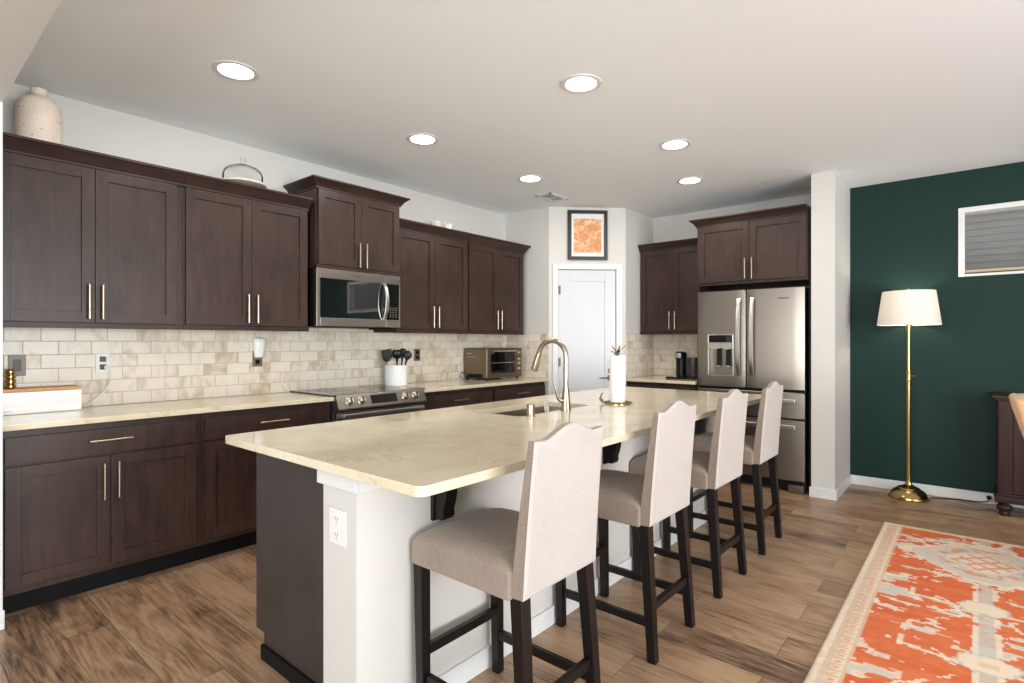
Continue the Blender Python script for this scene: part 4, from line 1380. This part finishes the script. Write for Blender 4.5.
# ------------------------------------------------------------------ floor lamp
lx, ly = -0.4345, 5.70
fl = thing('floor_lamp', 'brass floor lamp with a cream drum shade before the green wall', 'floor lamp', (lx, ly, 0))
part('base', G().lathe([(0, 0), (0.143, 0), (0.147, 0.008), (0.145, 0.022), (0.136, 0.03), (0.130, 0.044), (0.108, 0.066), (0.084, 0.078), (0.076, 0.088), (0.046, 0.10), (0.026, 0.112), (0.022, 0.13), (0.016, 0.145), (0, 0.145)], (lx, ly, 0), 44), 'brass', fl, angle=28)
part('pole', G().lathe([(0.015, 0.13), (0.0145, 0.98), (0.018, 0.985), (0.018, 1.0), (0.0165, 1.005), (0.0165, 1.05), (0.018, 1.055), (0.018, 1.07), (0.012, 1.075), (0.012, 1.40)], (lx, ly, 0), 20), 'brass', fl)
part('knob', G().tube([(lx + 0.012, ly, 1.03), (lx + 0.035, ly - 0.01, 1.03)], 0.004, 8).tube([(lx + 0.034, ly - 0.01, 1.03), (lx + 0.05, ly - 0.016, 1.03)], [0.008, 0.011], 12), 'brass', fl)
part('socket', G().lathe([(0.0, 1.40), (0.016, 1.40), (0.018, 1.47), (0.0, 1.475)], (lx, ly, 0), 16), 'brass', fl)
part('bulb', G().lathe([(0, 1.475), (0.014, 1.478), (0.016, 1.50), (0.03, 1.54), (0.03, 1.565), (0.018, 1.585), (0, 1.592)], (lx, ly, 0), 20), emit('warm_bulb', (255, 232, 196), 3), fl)
shz0, shz1 = 1.457, 1.742
part('lamp_shade', G().lathe([(0.224, shz0), (0.186, shz1), (0.183, shz1), (0.221, shz0), (0.224, shz0)], (lx, ly, 0), 56), 'shade', fl, angle=60)
part('shade_spider', G().cyl((lx, ly, 1.592), (lx, ly, shz1 + 0.012), 0.003, 8).cyl((lx - 0.184, ly, shz1 - 0.004), (lx + 0.184, ly, shz1 - 0.004), 0.0025, 8).cyl((lx, ly - 0.184, shz1 - 0.004), (lx, ly + 0.184, shz1 - 0.004), 0.0025, 8)
     .lathe([(0, 0), (0.008, 0.002), (0.010, 0.012), (0, 0.02)], (lx, ly, shz1 + 0.008), 12), 'brass', fl)
ld = bpy.data.lights.new('lamp_light', 'POINT')
ld.energy = 5.5
ld.color = (1.0, 0.94, 0.85)
ld.shadow_soft_size = 0.035
lo = bpy.data.objects.new('lamp_light', ld)
COL.objects.link(lo)
lo.location = (lx, ly, 1.635)
solo('lamp_cord', G().tube([(lx + 0.13, ly + 0.075, 0.006), (lx + 0.20, ly + 0.13, 0.005), (-0.12, 5.885, 0.005), (0.02, 5.892, 0.006), (0.075, 5.895, 0.02), (0.085, 5.897, 0.045)], 0.0045, 8)
     .tube([(0.082, 5.904, 0.05), (0.082, 5.885, 0.05)], [0.018, 0.014], 12), 'black', 'black cord running along the baseboard from the floor lamp', 'cord', (-0.1, 5.88, 0))

# ------------------------------------------------------------------ sideboard
sb = thing('sideboard', 'dark walnut sideboard with bun feet against the green wall', 'sideboard', (0.86, 5.73, 0))
sx0, sx1, sy0, sy1 = 0.125, 1.62, 5.555, 5.895
part('carcass', G().box(sx0, sx1, sy0 + 0.02, sy1, 0.14, 0.875, 0.002), 'side_wood', sb)
part('top', G().box(sx0 - 0.035, sx1 + 0.035, sy0 - 0.03, sy1 + 0.003, 0.887, 0.912, 0.006).box(sx0 - 0.018, sx1 + 0.018, sy0 - 0.012, sy1, 0.872, 0.888, 0.004), 'side_wood', sb)
part('base_molding', G().box(sx0 - 0.018, sx1 + 0.018, sy0 - 0.012, sy1, 0.10, 0.15, 0.008).box(sx0 - 0.008, sx1 + 0.008, sy0 - 0.004, sy1, 0.15, 0.17, 0.004), 'side_wood', sb)
for x in (sx0 + 0.045, (sx0 + sx1) / 2, sx1 - 0.045):
    part('pilaster', G().box(x - 0.04, x + 0.04, sy0, sy0 + 0.03, 0.17, 0.872, 0.004).box(x - 0.022, x + 0.022, sy0 - 0.005, sy0, 0.22, 0.82, 0.004), 'side_wood', sb)
mid = (sx0 + sx1) / 2
for a, b in ((sx0 + 0.09, mid - 0.045), (mid + 0.045, sx1 - 0.09)):
    hm = (a + b) / 2
    for c0, c1, hs in ((a, hm - 0.002, 1), (hm + 0.002, b, 0)):
        d = shaker(sb, BACK, c0, c1, -(sy0 + 0.004), 0.18, 0.865, st=0.05, mat='side_wood')
        part('knob', G().lathe([(0, 0), (0.006, 0), (0.006, 0.012), (0.014, 0.018), (0.012, 0.028), (0, 0.03)], ((c1 - 0.025) if hs else (c0 + 0.025), sy0 + 0.004, 0.55), 14, Vector((0, 0, 1)).rotation_difference(Vector((0, -1, 0))).to_matrix()), 'bronze', d)
for x in (sx0 + 0.04, sx1 - 0.04):
    for y in (sy0 + 0.035, sy1 - 0.05):
        part('bun_foot', G().lathe([(0, 0), (0.03, 0), (0.032, 0.02), (0.03, 0.032), (0.045, 0.045), (0.05, 0.062), (0.044, 0.078), (0.026, 0.088), (0.03, 0.102), (0, 0.102)], (x, y, 0), 24), 'side_wood', sb)

# ------------------------------------------------------------------ dining chair (only a corner of its back is in view)
dc = thing('dining_chair', 'tan velvet dining chair with rolled back at the right edge, in front of the sideboard', 'chair', (0.5, 4.35, 0))
g = G()
rings = []
for k in range(15):
    f = k / 14
    z = 0.43 + 0.545 * f
    x = 0.305 - 0.155 * f
    th_ = 0.055 + 0.012 * f
    if k >= 12:
        th_ += 0.010 * (k - 11)
    hw = 0.225 + 0.012 * f
    ring = []
    for a in range(24):
        an = 2 * PI * a / 24
        cc, ssn = math.cos(an), math.sin(an)
        ring.append((x + th_ * (0.5 + 0.5 * math.copysign(abs(cc) ** 0.6, cc)), 4.35 + hw * math.copysign(abs(ssn) ** 0.35, ssn), z + (0.012 * (1 - ssn * ssn) if k == 14 else 0)))
    rings.append(ring)
top_ = rings[-1]
cen = Vector((sum(p[0] for p in top_) / 24, 4.35, 0))
for sc_, dz in ((0.8, 0.016), (0.45, 0.024)):
    rings.append([(cen.x + (p[0] - cen.x) * sc_, 4.35 + (p[1] - 4.35) * (1 - (1 - sc_) * 0.25), p[2] + dz) for p in top_])
part('backrest', g.loft(rings), 'tanvelvet', dc, angle=70)
part('seat', G().box(0.30, 0.76, 4.12, 4.58, 0.38, 0.48, 0.03, seg=4), 'tanvelvet', dc, angle=60)
for x, dxl in ((0.335, -0.05), (0.72, 0.0)):
    for y in (4.15, 4.55):
        part('leg', G().bar((x, y, 0.39), (x + dxl, y, 0.0135), 0.042, 0.042, 0.026, 0.026), 'side_wood', dc, bev=0.003)

# ------------------------------------------------------------------ rug (pattern woven as colours on a fine mesh)


def vnoise(x, y, seed):
    rs = np.random.RandomState(seed)
    tab = rs.rand(256, 256)
    xi, yi = np.floor(x).astype(int), np.floor(y).astype(int)
    xf, yf = x - xi, y - yi
    xf, yf = xf * xf * (3 - 2 * xf), yf * yf * (3 - 2 * yf)
    t = lambda a, b: tab[a % 256, b % 256]
    return (t(xi, yi) * (1 - xf) + t(xi + 1, yi) * xf) * (1 - yf) + (t(xi, yi + 1) * (1 - xf) + t(xi + 1, yi + 1) * xf) * yf


RX0, RX1, RY0_, RY1_ = -0.507, 1.747, 1.2, 4.785
NX, NY = 322, 512
xs = np.linspace(RX0, RX1, NX)
ys = np.linspace(RY0_, RY1_, NY)
X, Y = np.meshgrid(xs, ys, indexing='ij')
q = 0.0105
ax_ = 0.62
Xm = ax_ - np.abs(X - ax_)                         # mirrored across the rug's long axis
cy_ = 3.22
Xq = np.floor(Xm / q) * q
Yq = np.floor(Y / q) * q
colr = lambda c: np.array(lin(c)[:3])
ORA, ORB, CRE, GRY, TAN, GLD, DKO = colr((198, 94, 56)), colr((212, 120, 80)), colr((222, 206, 184)), colr((192, 186, 174)), colr((208, 182, 154)), colr((222, 202, 172)), colr((172, 66, 40))
ab = vnoise(X * 3, Y * 26, 1) * 0.6 + vnoise(X * 40, Y * 60, 2) * 0.4
C = ORA + (ORB - ORA) * ab[..., None]


def put(mask, c, amt=0.92):
    global C
    wobble = 0.75 + 0.25 * vnoise(X * 60, Y * 60, 5)
    a = (mask * amt * wobble)[..., None]
    C = C * (1 - a) + np.asarray(c) * a


dx_ = np.abs(Xq - 0.03)
wob = (vnoise(Xq * 30, Yq * 30, 3) - 0.5)
# scattered floral sprays, denser towards the border
spray = vnoise(Xq * 13, Yq * 22, 11) * 0.6 + vnoise(Xq * 30, Yq * 52, 12) * 0.4
zone = vnoise(Xm * 4.0, Y * 4.4, 13)
put(((spray > 0.63) & (zone > 0.54)).astype(float), CRE)
put(((spray > 0.69) & (zone > 0.50)).astype(float), GRY)
side = np.exp(-((Xq + 0.34) / 0.10) ** 2) * (0.5 + 0.5 * np.cos((Yq - 3.52) * 2 * PI / 0.86)) ** 2
put(((spray + side * 0.45) > 0.80).astype(float) * (Xm < -0.16), CRE)
put(((spray + side * 0.38) > 0.88).astype(float) * (Xm < -0.16), GRY)
# vine zig-zag
vine = np.abs(dx_ - 0.19 - 0.10 * np.cos(Yq * 2 * PI / 0.62) - wob * 0.03)
put(((vine < 0.010) & (spray > 0.40)).astype(float) * (dx_ < 0.34), CRE)
# stem and rosettes on the medallion axis
put(((dx_ < 0.036 + wob * 0.05)).astype(float), GRY)
put(((dx_ > 0.024) & (dx_ < 0.048 + wob * 0.03) & (spray > 0.42)).astype(float), CRE)
for yc, hr in ((3.53, 0.085), (2.92, 0.09), (1.72, 0.09), (1.45, 0.08)):
    r = np.sqrt((dx_ / 1.15) ** 2 + (Yq - yc) ** 2) + wob * 0.03
    arm = (np.abs(Yq - yc + 0.05 - dx_ * 0.12) < 0.013 + wob * 0.012) & (dx_ < 0.30)
    put(arm.astype(float), CRE)
    hook = (np.abs(dx_ - 0.29) < 0.011) & (np.abs(Yq - yc - 0.02) < 0.06)
    put(hook.astype(float), CRE)
    put((r < hr).astype(float), GRY)
    put((r < hr * 0.86).astype(float), CRE)
    put((r < hr * 0.62).astype(float), GLD)
    put(((r < hr * 0.3) & (spray > 0.5)).astype(float), TAN)
# big stepped medallions
for yc in (4.25, 2.21):
    dm = dx_ / 0.40 + np.abs(Yq - yc) / 0.47 + wob * 0.10
    dmx = np.maximum(dm, dx_ / 0.37)
    dmx = np.maximum(dmx, np.abs(Yq - yc) / 0.36)
    put(((dmx < 1.12) & (spray > 0.44)).astype(float), CRE)
    put((dmx < 0.98).astype(float), CRE)
    put(((dmx < 0.92) & (spray > 0.35)).astype(float), GRY)
    lat = (np.abs(((Xq + Yq) * 9) % 1 - 0.5) > 0.36) | (np.abs(((Xq - Yq) * 9) % 1 - 0.5) > 0.36)
    put(((dmx < 0.46)).astype(float), CRE)
    put(((dmx < 0.42) & lat).astype(float), ORB, 0.8)
    put(((dmx > 0.55) & (dmx < 0.72) & (spray > 0.58)).astype(float), ORB, 0.7)
# border: pale outer edge, tan band with small triangles
de = np.minimum(np.minimum(X - RX0, RX1 - X), np.minimum(Y - RY0_, RY1_ - Y))
dside = np.minimum(X - RX0, RX1 - X)
band = dside < 0.115
put((band | (de < 0.06)).astype(float), TAN, 0.97)
ph_ = (Y / 0.052) % 1
tri = band & (dside > 0.048) & (dside < 0.104) & (np.abs(ph_ - 0.5) * 0.11 < (dside - 0.048))
put(tri.astype(float), CRE)
dots = band & (dside > 0.07) & (dside < 0.09) & (np.abs(ph_ - 0.5) < 0.12)
put(dots.astype(float), ORB, 0.8)
put(((dside > 0.036) & (dside < 0.043)).astype(float), GRY)
put((de < 0.034).astype(float), CRE, 0.97)
put(((de < 0.034) & (vnoise(X * 80, Y * 80, 21) > 0.6)).astype(float), TAN, 0.5)
Z = 0.0105 + 0.0018 * vnoise(X * 90, Y * 90, 31) - 0.004 * (de < 0.006)
nv = NX * NY
co = np.stack([X.ravel(), Y.ravel(), Z.ravel()], 1)
I, J = np.meshgrid(np.arange(NX - 1), np.arange(NY - 1), indexing='ij')
a = (I * NY + J).ravel()
quads = np.stack([a, a + NY, a + NY + 1, a + 1], 1)
rim = np.concatenate([np.arange(NX) * NY, (NX - 1) * NY + np.arange(1, NY), (np.arange(NX - 2, -1, -1)) * NY + NY - 1, np.arange(NY - 2, 0, -1)])
low = co[rim].copy()
low[:, 2] = 0.0005
co = np.concatenate([co, low])
k_ = np.arange(len(rim))
k2 = (k_ + 1) % len(rim)
skirt = np.stack([rim[k_], nv + k_, nv + k2, rim[k2]], 1)
faces = np.concatenate([quads, skirt])
me = bpy.data.meshes.new('area_rug')
me.vertices.add(len(co))
me.vertices.foreach_set('co', co.astype(np.float32).ravel())
me.loops.add(faces.size)
me.loops.foreach_set('vertex_index', faces.astype(np.int32).ravel())
me.polygons.add(len(faces))
me.polygons.foreach_set('loop_start', (np.arange(len(faces)) * 4).astype(np.int32))
me.update(calc_edges=True)
me.validate()
att = me.color_attributes.new('weave', 'FLOAT_COLOR', 'POINT')
cc = np.ones((len(co), 4), np.float32)
cc[:nv, :3] = C.reshape(-1, 3)
cc[nv:, :3] = C.reshape(-1, 3)[rim]
att.data.foreach_set('color', cc.ravel())
rm = NT('woven_wool')
at = rm.n('ShaderNodeAttribute', attribute_name='weave')
rm.P(Base_Color=at.outputs['Color'], Roughness=0.95)
rm.b.inputs['Specular IOR Level'].default_value = 0.1
rm.bump(rm.noise(rm.coords((1, 3, 1)), 220, 2, 0.5), 0.3, 0.002)
me.materials.append(rm.m)
me.shade_smooth()
rug = bpy.data.objects.new('area_rug', me)
COL.objects.link(rug)
prop(rug, 'orange and cream medallion area rug lying on the plank floor', 'rug')
